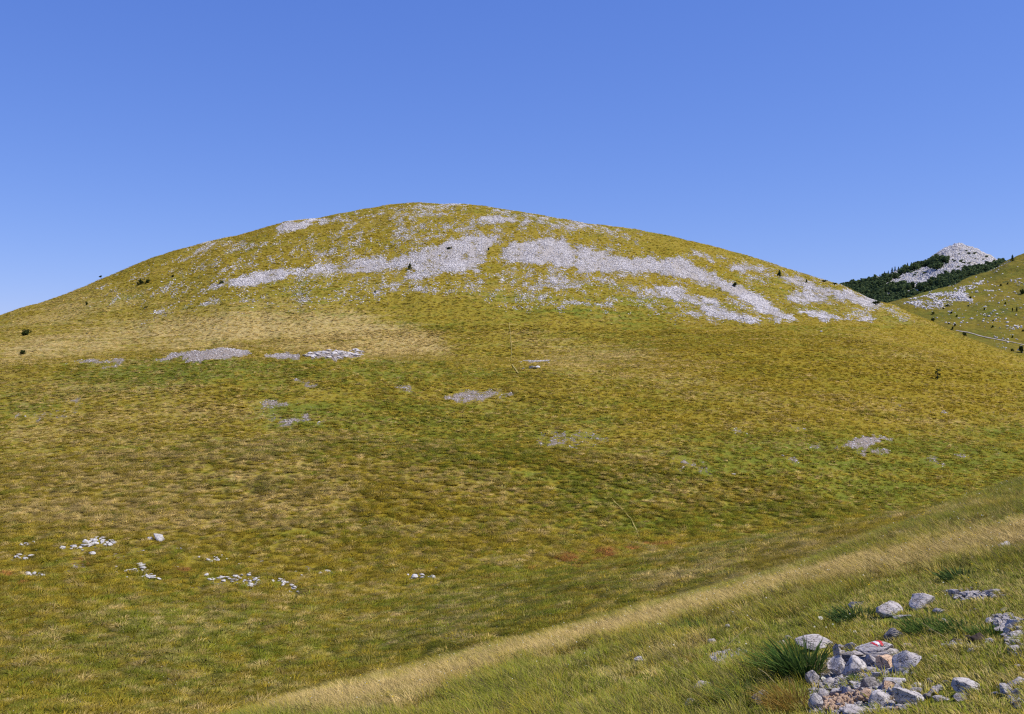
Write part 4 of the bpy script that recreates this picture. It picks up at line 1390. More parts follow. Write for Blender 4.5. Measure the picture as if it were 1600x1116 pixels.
# small stones packed between the larger ones of the pile
fill = poly_points(Q(1240, 960, 7.155, [(150, 700), (380, 480), (560, 350), (760, 400), (1180, 470), (1390, 700), (1380, 900), (1431, 1000), (1150, 1116), (200, 1116), (180, 900)]), 60, 91)
for i, (fx, fy) in enumerate(fill):
    sz = 4 + 7 * pyr.random() ** 1.6
    place_rock('rock', fx, fy, sz * 1.2, sz, seed=2000 + i, mat=[L_, LB, LB, L_, LB, L_, LB, L_, L_, LB, LB, PE][i % 12], sub=3, label='small stone packed between the larger rocks of the pile',
               group='small stones filling the rock pile', cat='rock')
turfst = poly_points([(1425, 1000), (1445, 935), (1600, 925), (1600, 1112), (1440, 1112)], 26, 94)
for i, (fx, fy) in enumerate(turfst):
    sz = 3 + 5 * pyr.random() ** 1.5
    place_rock('rock', fx, fy, sz * 1.4, sz, seed=2200 + i, mat=[L_, LB][i % 2], sub=3, label='little pale stone lying loose in the short turf right of the pile',
               group='loose little stones in the short turf', cat='rock')
edge = poly_points(Q(1400, 960, 7.155, [(1020, 30), (1431, 20), (1431, 330), (1280, 250), (1180, 160)]), 24, 92)
for i, (fx, fy) in enumerate(edge):
    sz = 4 + 6 * pyr.random()
    place_rock('rock', fx, fy, sz * 1.3, sz, seed=2100 + i, mat=[L_, LB][i % 2], sub=3, label='mauve grey stone in the stony patch at the right picture edge',
               group='stones of the stony patch at the right edge', cat='rock')

# the painted rock with its waymark
o = place_rock('painted_rock', *Z2(915, 455, 400, 165), seed=733, mat=L_, sub=5, depth=.6, lift=.03, cuts=4, rough=.06, tilt=.03,
               label='long grey rock on top of the pile with a red and white painted waymark', hmul=1.1)
PR = o
me = o.data
co = np.array([tuple(v.co) for v in me.vertices])


def paint(name, mat, x0, x1, seed):
    V, Fc, mp = [], [], {}
    for p in me.polygons:
        c = np.array(p.center)
        nrm = p.normal
        wob = .012 * (vnoise(np.array([c[1] * 30]), np.array([x0 * 50 + seed]), seed)[0] - .5) * 2
        slant = .25 * (c[2] - .3)
        u = c[0] + slant * .6 + wob
        if not (x0 < u < x1) or c[1] > .22 or c[1] < -.36 + .03 * math.sin(c[0] * 60) or nrm.z < .1:
            continue
        idx = []
        for vi in p.vertices:
            if vi not in mp:
                mp[vi] = len(V)
                vv = me.vertices[vi]
                V.append(tuple(vv.co + vv.normal * .012))
            idx.append(mp[vi])
        Fc.append(tuple(idx))
    if Fc:
        q = add_obj(name, mesh_from(name, V, Fc, mat, True), PR)
        return q


paint('red_stripe', MAT_REDPAINT, -.085, -.02, 1)['label'] = 'left red stripe of the waymark'
paint('white_stripe', MAT_WHITEPAINT, -.02, .055, 2)
paint('red_stripe', MAT_REDPAINT, .055, .12, 3)['label'] = 'right red stripe of the waymark'

# ------------------------------------------------------------------ white stones in the hollow, each its own object
W_MESH = []
for i in range(8):
    v, f = rock_shape(700 + i, 2, 6, .12)
    W_MESH.append(mesh_from('stone', v, f, MAT_WHITE))




CL = [
    ('white stones of the upper left heap', 'white stone in the upper left heap in the hollow', 52, Z7([(220, 207), (340, 185), (380, 165), (410, 153), (440, 170), (485, 178), (470, 195), (400, 205), (340, 218), (270, 210)]), (3, 9)),
    ('white stones of the middle heap', 'white stone in the narrow heap between the other heaps', 36, Z7([(495, 300), (560, 295), (585, 268), (610, 285), (620, 310), (670, 322), (665, 345), (600, 335), (570, 310)]), (2.5, 7)),
    ('white stones of the largest heap', 'white stone in the broad low heap right of the narrow heap', 60, Z7([(855, 318), (930, 330), (1010, 315), (1060, 310), (1090, 335), (1085, 370), (1020, 374), (960, 345), (880, 350)]), (2.5, 7)),
    ('white stones behind the largest heap', 'white stone in the small cluster behind the broad heap', 12, Z7([(862, 245), (920, 238), (950, 255), (890, 265), (865, 258)]), (3, 8)),
    ('white stones right of the largest heap', 'white stone in the trailing group right of the broad heap', 26, Z7([(1125, 335), (1180, 335), (1240, 365), (1275, 405), (1200, 385), (1150, 352)]), (2.5, 7)),
    ('white stones at the far right of the hollow', 'white stone in the short row right of all heaps', 8, Z7([(1325, 308), (1385, 302), (1390, 315), (1330, 320)]), (3, 8)),
    ('white stones at the left edge', 'white stone in the sparse group near the left picture edge', 15, Z7([(40, 190), (150, 182), (150, 195), (50, 200)]), (2.5, 6)),
    ('white stones below the left edge group', 'white stone in the loose group under the sparse left one', 14, Z7([(45, 238), (150, 225), (140, 262), (60, 250)]), (2.5, 7)),
    ('white stones in the lower left row', 'white stone in the short lower left row', 13, Z7([(100, 312), (190, 308), (185, 328), (105, 326)]), (3, 8)),
    ('single white stones between the heaps', 'single white stone lying in the grass between the heaps', 40, Z7([(150, 190), (520, 170), (1200, 260), (1450, 320), (1400, 370), (1100, 290), (800, 270), (700, 350), (400, 310), (200, 300), (100, 280)]), (1.6, 4.5)),
    ('white stones of the isolated row', 'white stone in the small isolated row in the middle of the hollow', 9, [(636, 900), (655, 899), (680, 901), (678, 907), (640, 907)], (4, 9)),
    ('white stones near the isolated row', 'small white stone scattered near the isolated row', 10, [(600, 893), (620, 886), (720, 870), (800, 860), (790, 880), (640, 900)], (1.5, 3)),
]
rr = random.Random(12)
for gi_, (grp, lab, N, poly, (a, b)) in enumerate(CL):
    pp = poly_points(poly, N, 900 + gi_)
    G3 = at(pp[:, 0], pp[:, 1], rmax=240)
    for i in range(N):
        D = G3[i, 1]
        w = 1.25 * (a + (b - a) * rr.random() ** 1.6) / F * D
        o = add_obj('stone', W_MESH[rr.randrange(8)])
        o.scale = (w * rr.uniform(.9, 1.3), w * rr.uniform(.7, 1.1), w * rr.uniform(.38, .70))
        o.location = (G3[i, 0], G3[i, 1], G3[i, 2] + o.scale[2] * .42)
        o.rotation_euler = (rr.uniform(-.2, .2), rr.uniform(-.2, .2), rr.uniform(0, 6.28))
        tag(o, lab, 'stone', grp)
SINGLE = [((248, 843, 14, 10), 'largest white boulder right behind the upper left heap'),
          ((235, 843, 7, 5), 'smaller white stone at the left foot of the largest boulder'),
          ((144, 866, 11, 5), 'long white stone just below the upper left heap'),
          ((833, 574.5, 11, 6), 'small white outcrop stone at the foot of the thin trail'),
          ((840, 573.5, 7, 5), 'white stone touching the small white outcrop'),
          ((817, 576, 4, 3), 'tiny white stone left of the small white outcrop'),
          ((1223, 712, 4, 3), 'tiny white stone on the right part of the slope'),
          ((410, 725, 3, 3), 'tiny white stone in the middle of the dry slope'),
          ((1283, 518, 3, 3), 'tiny white stone below the scree sheets'),
          ((1146, 741, 6, 3), 'small pale stone in the dark green part of the slope')]
for i, ((cx, cy, w, h), lab) in enumerate(SINGLE):
    place_rock('stone', cx, cy, w, h, seed=760 + i, mat=MAT_WHITE, label=lab, sub=3, rmax=400, cat='stone', hmul=1.1 if i < 3 else .6)
# ledge blocks of the knoll outcrop
lp = poly_points(OUTCROP[2][2], 60, 77)
G3 = at(lp[:, 0], lp[:, 1], rmax=300)
v, f = rock_shape(811, 2, 6, .12)
LEDGE = [mesh_from('ledge_block', *rock_shape(811 + k, 2, 6, .14), MAT_LIME_B) for k in range(4)]
for i in range(60):
    w = rr.uniform(.4, 1.3)
    o = add_obj('ledge_block', LEDGE[i % 4])
    o.scale = (w * 1.5, w, w * .42)
    o.location = (G3[i, 0], G3[i, 1], G3[i, 2] + .15 * w)
    o.rotation_euler = (rr.uniform(-.2, .2), rr.uniform(-.2, .2), rr.uniform(0, 6.28))
    tag(o, 'pale block of the rock ledge on top of the grassy knoll', 'rock', 'blocks of the ledge on the knoll')

ROCKS = np.array([(o.location.x, o.location.y, o.scale.x) for o in COL.objects if o.name.split('.')[0] in ('rock', 'painted_rock', 'stone') and o.location.y < 45])


def clear_of_rocks(x, y, z, k):
    keep = np.ones(len(x), bool)
    for rx, ry, rw in ROCKS:
        d = math.hypot(rx, ry)
        ux, uy = rx / d, ry / d
        al = (x - rx) * ux + (y - ry) * uy
        pe = np.abs((x - rx) * uy - (y - ry) * ux)
        keep &= ~((pe < rw * k) & (al > -rw * .9 - .12) & (al < rw * k))
    return x[keep], y[keep], z[keep]


# near knoll: tall grass
nb_w = (Rg < RD * 1.02) & (Rg > 3.2)
dens = np.clip(9.0 / Rg, .25, 1.6) ** 1.2
w = nb_w * dens * np.clip(1 - M_short * 1.08, .012, 1) ** 1.5 * np.clip(1.1 - M_dry * .9, .3, 1) * taken
cl = fbm(Xg / .8, Yg / .8, 201, 3)
w = w * np.clip((cl - .30) * 4, .15, 1.6)
N1 = 26000
x, y, z = clear_of_rocks(*pick(w, N1, 101), .55)
N1 = len(x)
s = r_.uniform(.5, 1.15, N1) * np.interp(np.hypot(x, y), [4, 9, 36], [.9, 1.0, 1.0]) * np.interp(x / y, [.2, .42], [1.0, .88]) * (.65 + .7 * fbm(x / .8, y / .8, 201, 3))
rot = np.stack([np.zeros(N1), np.zeros(N1), r_.normal(0, .5, N1)], 1)
at_ = grass_attrs(x, y, r_)
scatter('tall_grass', np.stack([x, y, z - .01], 1), rot, np.stack([s, s, s], 1), r_.integers(0, 4, N1), at_, P_NEAR,
        'tall green grass leaning in the wind on the near slope', 'grass')
# short turf
w = (Rg < 26) * (Rg < RD * 1.05) * (Rg > 3.2) * np.clip(M_short + .25, 0, 1) * dens * (1 - .85 * np.clip(M_bare, 0, 1))
N2 = 24000
x, y, z = clear_of_rocks(*pick(w, N2, 102), .42)
N2 = len(x)
s = r_.uniform(.6, 1.4, N2)
rot = np.stack([np.zeros(N2), np.zeros(N2), r_.uniform(0, 6.28, N2)], 1)
at_ = grass_attrs(x, y, r_)
at_['dry'] = np.clip(at_['dry'] + .15, 0, 1)
scatter('short_turf', np.stack([x, y, z - .005], 1), rot, np.stack([s, s, s * r_.uniform(.6, 1.3, N2)], 1), r_.integers(0, 3, N2), at_, P_SHORT,
        'short trampled turf between the stones on the near slope', 'grass')
# straw-coloured band along the brow
w = (Rg < RD * 1.6) * (Rg > 5) * np.clip((M_dry - .38) * 2.4, 0, 1) * np.clip(14 / Rg, .3, 1.2)
w = np.where(Rg > RD, w * .5 + .3 * (Rg < RD * 1.6) * (Rg > 5), w)
N3 = 26000
x, y, z = pick(w, N3, 103)
s = r_.uniform(.5, 1.1, N3) * np.interp(np.hypot(x, y), [8, 36], [.8, 1.25])
rot = np.stack([np.zeros(N3), np.zeros(N3), r_.normal(0, .35, N3)], 1)
at_ = grass_attrs(x, y, r_)
at_['dry'] = np.clip(at_['dry'] + r_.normal(-.02, .22, N3), 0, 1)
scatter('straw_grass', np.stack([x, y, z - .01], 1), rot, np.stack([s, s, s], 1), r_.integers(0, 3, N3), at_, P_BAND,
        'band of dry straw coloured grass along the brow of the near slope', 'grass')
# ------------------------------------------------------------------ road and trails
def ribbon(name, pts, width, mat, label, kind='structure', lift=.06, rmin=0, jitter=0.0, n=90):
    P = np.array(pts, float)
    t = np.linspace(0, len(P) - 1, n)
    px = np.interp(t, np.arange(len(P)), P[:, 0]) + jitter * 2 * (vnoise(t * 2.3, t * 0 + 5, 8) - .5)
    py = np.interp(t, np.arange(len(P)), P[:, 1])
    W = at(px, py, rmin=rmin)
    d = np.gradient(W[:, :2], axis=0)
    d /= np.linalg.norm(d, axis=1)[:, None] + 1e-9
    nrm = np.stack([-d[:, 1], d[:, 0]], 1)
    V = []
    for i in range(n):
        ww = width * (.7 + .6 * vnoise(np.array([i * .7]), np.array([1.0]), 3)[0])
        for k in (-.5, 0, .5):
            x, y = W[i, 0] + nrm[i, 0] * ww * k, W[i, 1] + nrm[i, 1] * ww * k
            V.append((x, y, float(ground(np.array([x]), np.array([y]))[0]) + lift))
    Fc = []
    for i in range(n - 1):
        for k in (0, 1):
            a = i * 3 + k
            Fc.append((a, a + 1, a + 4, a + 3))
    o = add_obj(name, mesh_from(name, V, Fc, mat, True))
    return tag(o, label, 'path', None, kind)


MAT_TRAIL = simple('dry_trail', (.33, .265, .07))
ribbon('gravel_road', Ee([(580, 848), (700, 868), (850, 910), (980, 935), (1130, 962), (1250, 990)]), 1.3, MAT_ROAD, 'pale gravel track crossing the foot of the far slope', rmin=480, lift=.25, jitter=.6)
ribbon('trail', [(795.5, 505), (797, 520), (799, 540), (799.5, 553), (798, 562)], .13, MAT_TRAIL, 'thin trodden trail climbing straight up the hill', rmin=240, lift=.3, jitter=.5)
ribbon('trail', [(800.5, 571), (806, 580), (810, 585)], .25, MAT_TRAIL, 'short lower piece of the trail on the knoll', lift=.3, jitter=.5, n=30)
ribbon('trail', [(955, 780), (972, 798), (985, 812), (994, 830), (999, 843)], .12, MAT_TRAIL, 'faint trail running down into the hollow', lift=.24, jitter=.8)
ribbon('trail', [(985, 785), (1010, 800), (1030, 806)], .09, MAT_TRAIL, 'second faint trail branching beside the first', lift=.22, jitter=.8, n=40)
ribbon('trail', Ee([(290, 885), (350, 915), (430, 950), (520, 985)]), .4, MAT_TRAIL, 'faint pale line across the right shoulder of the hill', lift=.2)

# ------------------------------------------------------------------ bushes and trees
def leaf_cloud(n, seed, size, lobes, shape='lobes'):
    r = np.random.default_rng(seed)
    V, Fc = [], []
    for i in range(n):
        c, rad3 = lobes[r.integers(0, len(lobes))]
        d = r.normal(size=3)
        d /= np.linalg.norm(d)
        q = np.array(c) + d * np.array(rad3) * (r.uniform() ** .35)
        if q[2] < 0.01:
            q[2] = .01 + r.uniform() * .05
        nn = d + r.normal(size=3) * .6
        nn /= np.linalg.norm(nn)
        u = np.cross(nn, [0, 0, 1.0])
        u /= np.linalg.norm(u) + 1e-6
        w = np.cross(nn, u)
        s = size * r.uniform(.6, 1.4)
        b = len(V)
        V += [tuple(q - u * s - w * s * .6), tuple(q + u * s * .8 - w * s * .7), tuple(q + u * s + w * s * .5), tuple(q - u * s * .5 + w * s)]
        Fc.append((b, b + 1, b + 2, b + 3))
    return V, Fc


def stem_mesh(h, r0, branches=4, seed=0, lean=0.0):
    r = random.Random(seed)
    V, Fc = [], []

    def limb(p0, p1, a, b):
        d = (Vector(p1) - Vector(p0)).normalized()
        u = d.orthogonal().normalized()
        w = d.cross(u)
        base = len(V)
        for p, q in ((p0, a), (p1, b)):
            for k in range(6):
                an = k * math.pi / 3
                V.append(tuple(Vector(p) + (u * math.cos(an) + w * math.sin(an)) * q))
        for k in range(6):
            Fc.append((base + k, base + (k + 1) % 6, base + 6 + (k + 1) % 6, base + 6 + k))
    mid = (lean * .4, 0, h * .5)
    top = (lean, 0, h)
    limb((0, 0, -.1 * h), mid, r0, r0 * .7)
    limb(mid, top, r0 * .7, r0 * .25)
    for i in range(branches):
        an = r.uniform(0, 6.28)
        t = r.uniform(.3, .8)
        p = (lean * t, 0, h * t)
        limb(p, (p[0] + math.cos(an) * h * .35, math.sin(an) * h * .35, p[2] + h * .2), r0 * .4, r0 * .12)
    return V, Fc


def bush_lobes(seed, flat=.5):
    r = random.Random(seed)
    L = []
    for i in range(7):
        a = r.uniform(0, 6.28)
        q = r.uniform(0, .32)
        L.append(((q * math.cos(a), q * math.sin(a), r.uniform(.15, .5)), (r.uniform(.12, .24), r.uniform(.12, .24), r.uniform(.14, .3))))
    return L


BUSH_ME = [mesh_from('foliage', *leaf_cloud(420, 40 + i, .045, bush_lobes(40 + i)), MAT_BUSH) for i in range(4)]
STEM_ME = mesh_from('stem', *stem_mesh(.55, .035, 5, 3), MAT_BARK)


def conifer_mesh(seed, tiers=9, n=26):
    r = np.random.default_rng(seed)
    V, Fc = [], []
    for t in range(tiers):
        z = .10 + .86 * t / tiers
        rad_ = .24 * (1 - t / tiers) ** .8 * r.uniform(.8, 1.15) + .015
        for k in range(n):
            a = r.uniform(0, 6.28)
            q = rad_ * r.uniform(.55, 1.1)
            ca, sa = math.cos(a), math.sin(a)
            wq = .03
            b = len(V)
            V += [(ca * q * .1 - sa * wq, sa * q * .1 + ca * wq, z + .07), (ca * q * .1 + sa * wq, sa * q * .1 - ca * wq, z + .07), (ca * q, sa * q, z - .04 + r.normal(0, .015))]
            Fc.append((b, b + 1, b + 2))
            b = len(V)
            V += [(ca * q * .3, sa * q * .3, z + .05), (ca * q - sa * .03, sa * q + ca * .03, z - .02), (ca * q + sa * .03, sa * q - ca * .03, z - .06)]
            Fc.append((b, b + 1, b + 2))
    V += [(-.01, 0, .93), (.01, 0, .93), (0, 0, 1.02)]
    Fc.append((len(V) - 3, len(V) - 2, len(V) - 1))
    return V, Fc


CON_ME = [mesh_from('crown', *conifer_mesh(60 + i), MAT_CONIF) for i in range(4)]
TRUNK_ME = mesh_from('trunk', *stem_mesh(.9, .018, 2, 8), MAT_BARK)


def plant_thing(kind, cx, cy, w, h, label, cat, k=0, group=None, rmin=0, rmax=1e9, yaw=0.0, small=False, name=None):
    """cx: centre column, cy: foot row, w/h: size in photo pixels."""
    p = at1(cx, cy, rmin=rmin, rmax=rmax)
    W, H = w / F * p.y, h / F * p.y
    e = bpy.data.objects.new(name or cat.replace(' ', '_'), None)
    e.location = (p.x, p.y, p.z - .03 * H)
    e.rotation_euler = (0, 0, yaw)
    COL.objects.link(e)
    tag(e, label, cat, group)
    if kind == 'bush':
        a, b = BUSH_ME[k % 4], STEM_ME
        an, bn = 'foliage', 'stem'
        sc = (W / .95, W / .95 * .8, H / .75)
    else:
        a, b = CON_ME[k % 4], TRUNK_ME
        an, bn = 'crown', 'trunk'
        sc = (W / .46, W / .46, H)
    o1 = add_obj(an, a, e)
    o1.scale = sc
    o2 = add_obj(bn, b, e)
    o2.scale = sc
    return e


HB = [
    ('bush', 219, 445, 14, 9, 'left half of the long dark juniper mat on the left of the hill', 0),
    ('bush', 231, 441.5, 14, 6, 'right half of the long dark juniper mat on the left of the hill', 1),
    ('bush', 270, 433, 9, 4, 'small flat bush right of the long juniper mat', 2),
    ('bush', 346, 443.5, 11, 6, 'dark bush at the left tip of the scree', 3),
    ('bush', 135, 477, 9, 6, 'small round bush low on the left flank', 0),
    ('bush', 41, 524, 18, 12, 'dark thorny bush near the left picture edge', 1),
    ('bush', 34, 554, 17, 9, 'low dark bush under the other one at the left picture edge', 2),
    ('bush', 228, 481, 9, 3, 'thin low scrub below the juniper mat', 3),
    ('bush', 640.5, 421, 10, 10, 'dark bush at the lower edge of the middle scree', 0),
    ('bush', 702, 389, 12, 4, 'flat bush high in the middle of the scree', 1),
    ('bush', 763, 391, 6, 5, 'small bush in the scree right of the flat one', 2),
    ('bush', 1147, 447.5, 14, 8, 'dark bush in the long diagonal scree tongue', 3),
    ('conifer', 1218, 432, 10, 11, 'cone shaped small tree on the right part of the hill', 1),
    ('bush', 1260, 441.5, 6, 6, 'small bush right of the cone shaped tree', 0),
    ('bush', 1288, 440.5, 12, 4, 'low dark shrub on the right skyline of the hill', 1),
    ('bush', 1303, 445, 14, 4, 'longest low shrub lying on the right skyline of the hill', 2),
    ('bush', 1367, 475, 22, 6, 'green mat of shrubs at the right end of the scree', 3),
    ('bush', 586, 458, 4, 5, 'tiny dark bush beside the small pale patch under the scree', 1),
]
for i, (kd, cx, cy, w, h, lab, k) in enumerate(HB):
    plant_thing(kd, cx, cy, w, h, lab, 'bush' if kd == 'bush' else 'tree', k, rmin=240, rmax=520, name='juniper_bush' if kd == 'bush' else 'small_conifer', yaw=i * 1.3)

# wind-bent little tree on the left skyline: bare stem with a flag of foliage
p = at1(158.5, 437, rmin=300, rmax=500)
e = bpy.data.objects.new('windswept_tree', None)
e.location = p
COL.objects.link(e)
tag(e, 'tiny windswept tree standing alone on the left skyline of the hill', 'tree')
k = p.y / F
o1 = add_obj('trunk', mesh_from('trunk', *stem_mesh(5 * k, .18, 2, 5, -1.5 * k), MAT_BARK), e)
o1 = add_obj('crown', mesh_from('crown', *leaf_cloud(160, 77, .16, [((-2.2 * k, 0, 4.6 * k), (2.0 * k, 1.2 * k, .8 * k)), ((-.6 * k, 0, 5.6 * k), (1.3 * k, 1 * k, .8 * k))]), MAT_BUSH), e)
# sapling on the right meadow
p = at1(1464.5, 593, rmin=100, rmax=300)
k = p.y / F
e = bpy.data.objects.new('sapling', None)
e.location = p
COL.objects.link(e)
tag(e, 'thin bare sapling standing alone on the right meadow slope', 'tree')
add_obj('trunk', mesh_from('trunk', *stem_mesh(15 * k, .12, 7, 15), MAT_BARK), e)
add_obj('crown', mesh_from('crown', *leaf_cloud(90, 78, .16, [((-1.5 * k, 0, 11 * k), (4 * k, 3 * k, 2 * k)), ((1 * k, 0, 14 * k), (3.5 * k, 3 * k, 2 * k)), ((3 * k, 0, 8 * k), (2 * k, 2 * k, 1 * k)), ((0, 0, 3 * k), (3 * k, 2 * k, 1.5 * k))]), MAT_BUSH), e)

SB = [
    ('conifer', 1582, 408, 7, 11, 'dark conifer standing on the crest of the far slope', 0),
    ('bush', 1597, 459, 13, 9, 'large dark bush casting a long shadow at the right picture edge', 1),
    ('bush', 1582, 487, 4, 8, 'left one of two saplings on the far slope', 2),
    ('bush', 1588.5, 487, 4, 9, 'right one of two saplings on the far slope', 3),
    ('bush', 1457.5, 491, 10, 4, 'flat dark bush just above the hill shoulder', 0),
    ('bush', 1457.5, 503, 8, 8, 'round bush right at the shoulder below the flat one', 1),
    ('bush', 1491.5, 510, 6, 6, 'bush at the head of the gravel track', 2),
    ('bush', 1488, 515, 6, 6, 'dark bush under the one at the head of the track', 3),
    ('bush', 1483, 507, 5, 3, 'little flat bush left of the head of the track', 0),
    ('bush', 1507, 526, 14, 9, 'big round bush beside the gravel track', 1),
    ('bush', 1596, 551, 14, 14, 'biggest dark bush below the track at the right picture edge', 2),
    ('bush', 1582, 549, 7, 5, 'small bush left of the biggest dark bush', 3),
    ('bush', 1551, 512, 7, 4, 'lonely low bush in the middle of the far slope', 0),
    ('bush', 1551.5, 502, 5, 3, 'tiny bush above the lonely low one', 1),
    ('bush', 1538.5, 485, 6, 5, 'round bush in the upper middle of the far slope', 2),
    ('bush', 1571, 475, 6, 4, 'bush among white stones near the right of the far slope', 3),
    ('bush', 1486, 490, 6, 4, 'bush right of the flat dark bush on the far slope', 0),
    ('bush', 1495, 495, 5, 4, 'bush left of the white slab on the far slope', 1),
    ('bush', 1581.5, 528, 6, 4, 'bush above the track near the right picture edge', 2),
    ('bush', 1598, 518, 5, 4, 'bush at the very right edge above the track', 3),
    ('bush', 1481, 479, 9, 4, 'dark scrub at the lower edge of the boulder field', 0),
    ('bush', 1474, 483, 7, 3, 'low scrub left below the boulder field', 1),
    ('bush', 1516, 467, 8, 5, 'bush in the upper part of the boulder field', 2),
    ('bush', 1564, 447, 5, 4, 'small bush beside the pale boulders up the far slope', 3),
    ('bush', 1575, 444, 6, 3, 'flat bush near the top right of the far slope', 0),
    ('bush', 1513, 479, 4, 3, 'tiny bush below the boulder field', 1),
]
for i, (kd, cx, cy, w, h, lab, k) in enumerate(SB):
    plant_thing(kd, cx, cy, w, h, lab, 'bush' if kd == 'bush' else 'tree', k, rmin=470, rmax=1100, name='bush' if kd == 'bush' else 'conifer', yaw=i * 1.1)

# skyline conifers left of the white mountain
SKC = [(1322, 447, 5, 6), (1330, 444.5, 4, 6), (1337, 443, 5, 6), (1347, 441, 4, 6), (1375, 436, 4, 8), (1382, 434, 5, 11), (1388, 431, 4, 9), (1394, 427, 5, 10), (1398.5, 425, 4, 10),
       (1404, 422, 4, 6), (1408, 420, 4, 6), (1414, 418, 4, 6), (1418, 417, 4, 7), (1424, 415, 4, 6), (1430, 414, 4, 6), (1435, 412, 4, 5)]
for i, (cx, cy, w, h) in enumerate(SKC):
    lab = 'dark conifer on the ridge line left of the white mountain'
    plant_thing('conifer', cx, cy, w, h, lab, 'tree', i, group='conifers along the ridge left of the white mountain', rmin=1250, rmax=2000, name='conifer')

# the wood itself
P_TREE = [proto('tree', *leaf_cloud(150, 90 + i, .10, [((0, 0, .55), (.42, .42, .38)), ((.15, .1, .75), (.28, .28, .25)), ((-.18, 0, .45), (.3, .3, .3))]), MAT_WOODL) for i in range(4)]
P_CONF = [bpy.data.objects.new('conifer_shape', m) for m in CON_ME[:2]]
ww = np.clip(M_wood, 0, 1) ** 2 * ((Rg > 1240) & (Rg < 1960))
N = 5200
x, y, z = pick(ww, N, 430)
r = np.random.default_rng(431)
s = r.uniform(5, 10.5, N)
which = np.where(r.uniform(size=N) < .8, r.integers(0, 4, N), r.integers(4, 6, N))
scatter('wood', np.stack([x, y, z - .5], 1), np.stack([0 * s, 0 * s, r.uniform(0, 6.28, N)], 1), np.stack([s, s, s * r.uniform(.85, 1.25, N)], 1), which, {}, P_TREE + P_CONF,
        'dark green wood filling the saddle below the white mountain', 'wood')
# scrub in clefts of the mountain
sc_w = ((Rg > 1300) & (Rg < 1960)) * (PX > 1400) * (PX < 1545) * np.clip((fbm(Xg / 40, Yg / 40, 333, 3) - .55) * 8, 0, 1) * (1 - np.clip(M_wood, 0, 1))
x, y, z = pick(sc_w + 1e-9, 150, 440)
s = r.uniform(2.5, 6, 150)
scatter('mountain_scrub', np.stack([x, y, z - .3], 1), np.stack([0 * s, 0 * s, s], 1), np.stack([s * 1.3, s * 1.3, s * .7], 1), r.integers(0, 4, 150), {}, P_TREE,
        'dark scrub dotted over the white rocky mountain', 'scrub')

# ------------------------------------------------------------------ close plants
def tuft(cx, cy, n, rad_px, h_px, mat, label, w=.008, lean=(-.5, -.1), spread=.8, seed=1, cat='grass tuft', name='grass_tuft', seg=4, droop=.3, rmax=60):
    p = at1(cx, cy, rmax=rmax)
    V, Fc = blades(n, rad_px / F * p.y, h_px / F * p.y, w, lean, spread, seg, seed, droop)
    o = add_obj(name, mesh_from(name, V, Fc, mat), loc=(p.x, p.y, p.z - .01))
    return tag(o, label, cat)


tuft(1248, 1060, 300, 32, 56, MAT_SEDGE, 'big dark green tuft of broad sedge blades left of the rock pile', w=.014, lean=(-.35, -.1), spread=.75, seed=1)
tuft(1205, 1052, 170, 22, 38, MAT_SEDGE, 'smaller sedge tuft touching the left side of the big one', w=.009, seed=2)
tuft(1232, 1108, 420, 32, 34, MAT_RUST, 'rusty orange grass tuft at the bottom below the sedge', w=.005, seed=3)
tuft(1282, 1055, 90, 14, 30, MAT_STALK, 'dead straw stems between sedge and rocks', w=.004, lean=(.1, 0), seed=4)
tuft(1498, 906, 200, 26, 16, MAT_HERB, 'dark leafy clump in the tall grass near the brow', w=.016, seed=5, cat='plant', name='leafy_clump')
tuft(1437, 886, 90, 9, 11, MAT_HERB, 'small dark clump on the brow left of the leafy one', w=.02, seed=6, cat='plant', name='leafy_clump')
tuft(1332, 972, 260, 30, 22, MAT_HERB, 'round dark herb cushion left of the jagged rock', w=.014, seed=7, cat='plant', name='herb_cushion')
tuft(1450, 988, 330, 36, 24, MAT_SEDGE, 'left part of the dark grass strip standing for shadow below the jagged rock', w=.008, seed=8)  # dark blades of this strip also stand in for shadow
tuft(1500, 988, 330, 36, 20, MAT_SEDGE, 'middle part of the dark grass strip standing for shadow', w=.008, seed=9)
tuft(1545, 992, 240, 28, 15, MAT_SEDGE, 'right part of the dark grass strip standing for shadow behind the earth mound', w=.008, seed=10)
tuft(1350, 1062, 160, 22, 8, MAT_HERB, 'low green herbs growing in the gap between the stones', w=.012, seed=11, cat='plant', name='herb_cushion')
tuft(1360, 1108, 150, 14, 9, MAT_HERB, 'bright green cushion at the bottom edge beside the notched rock', w=.006, seed=12, cat='plant', name='herb_cushion')
tuft(1392, 1097, 120, 12, 12, MAT_RUST, 'small brownish tuft between notched rock and long slab', w=.005, seed=13)
tuft(1090, 1037, 110, 10, 16, MAT_RUST, 'dry tuft hanging over the dark hole left of the gravel scar', w=.006, seed=14)
tuft(1160, 1098, 260, 30, 28, MAT_SEDGE, 'fresh green tuft near the bottom between two grey stones', w=.008, seed=15)
tuft(1085, 985, 160, 24, 16, MAT_SEDGE, 'dark green tuft under the straw band above the gravel scar', w=.008, seed=16)
tuft(1010, 1012, 150, 20, 16, MAT_SEDGE, 'bright tuft at the lower edge of the straw band', w=.008, seed=17)


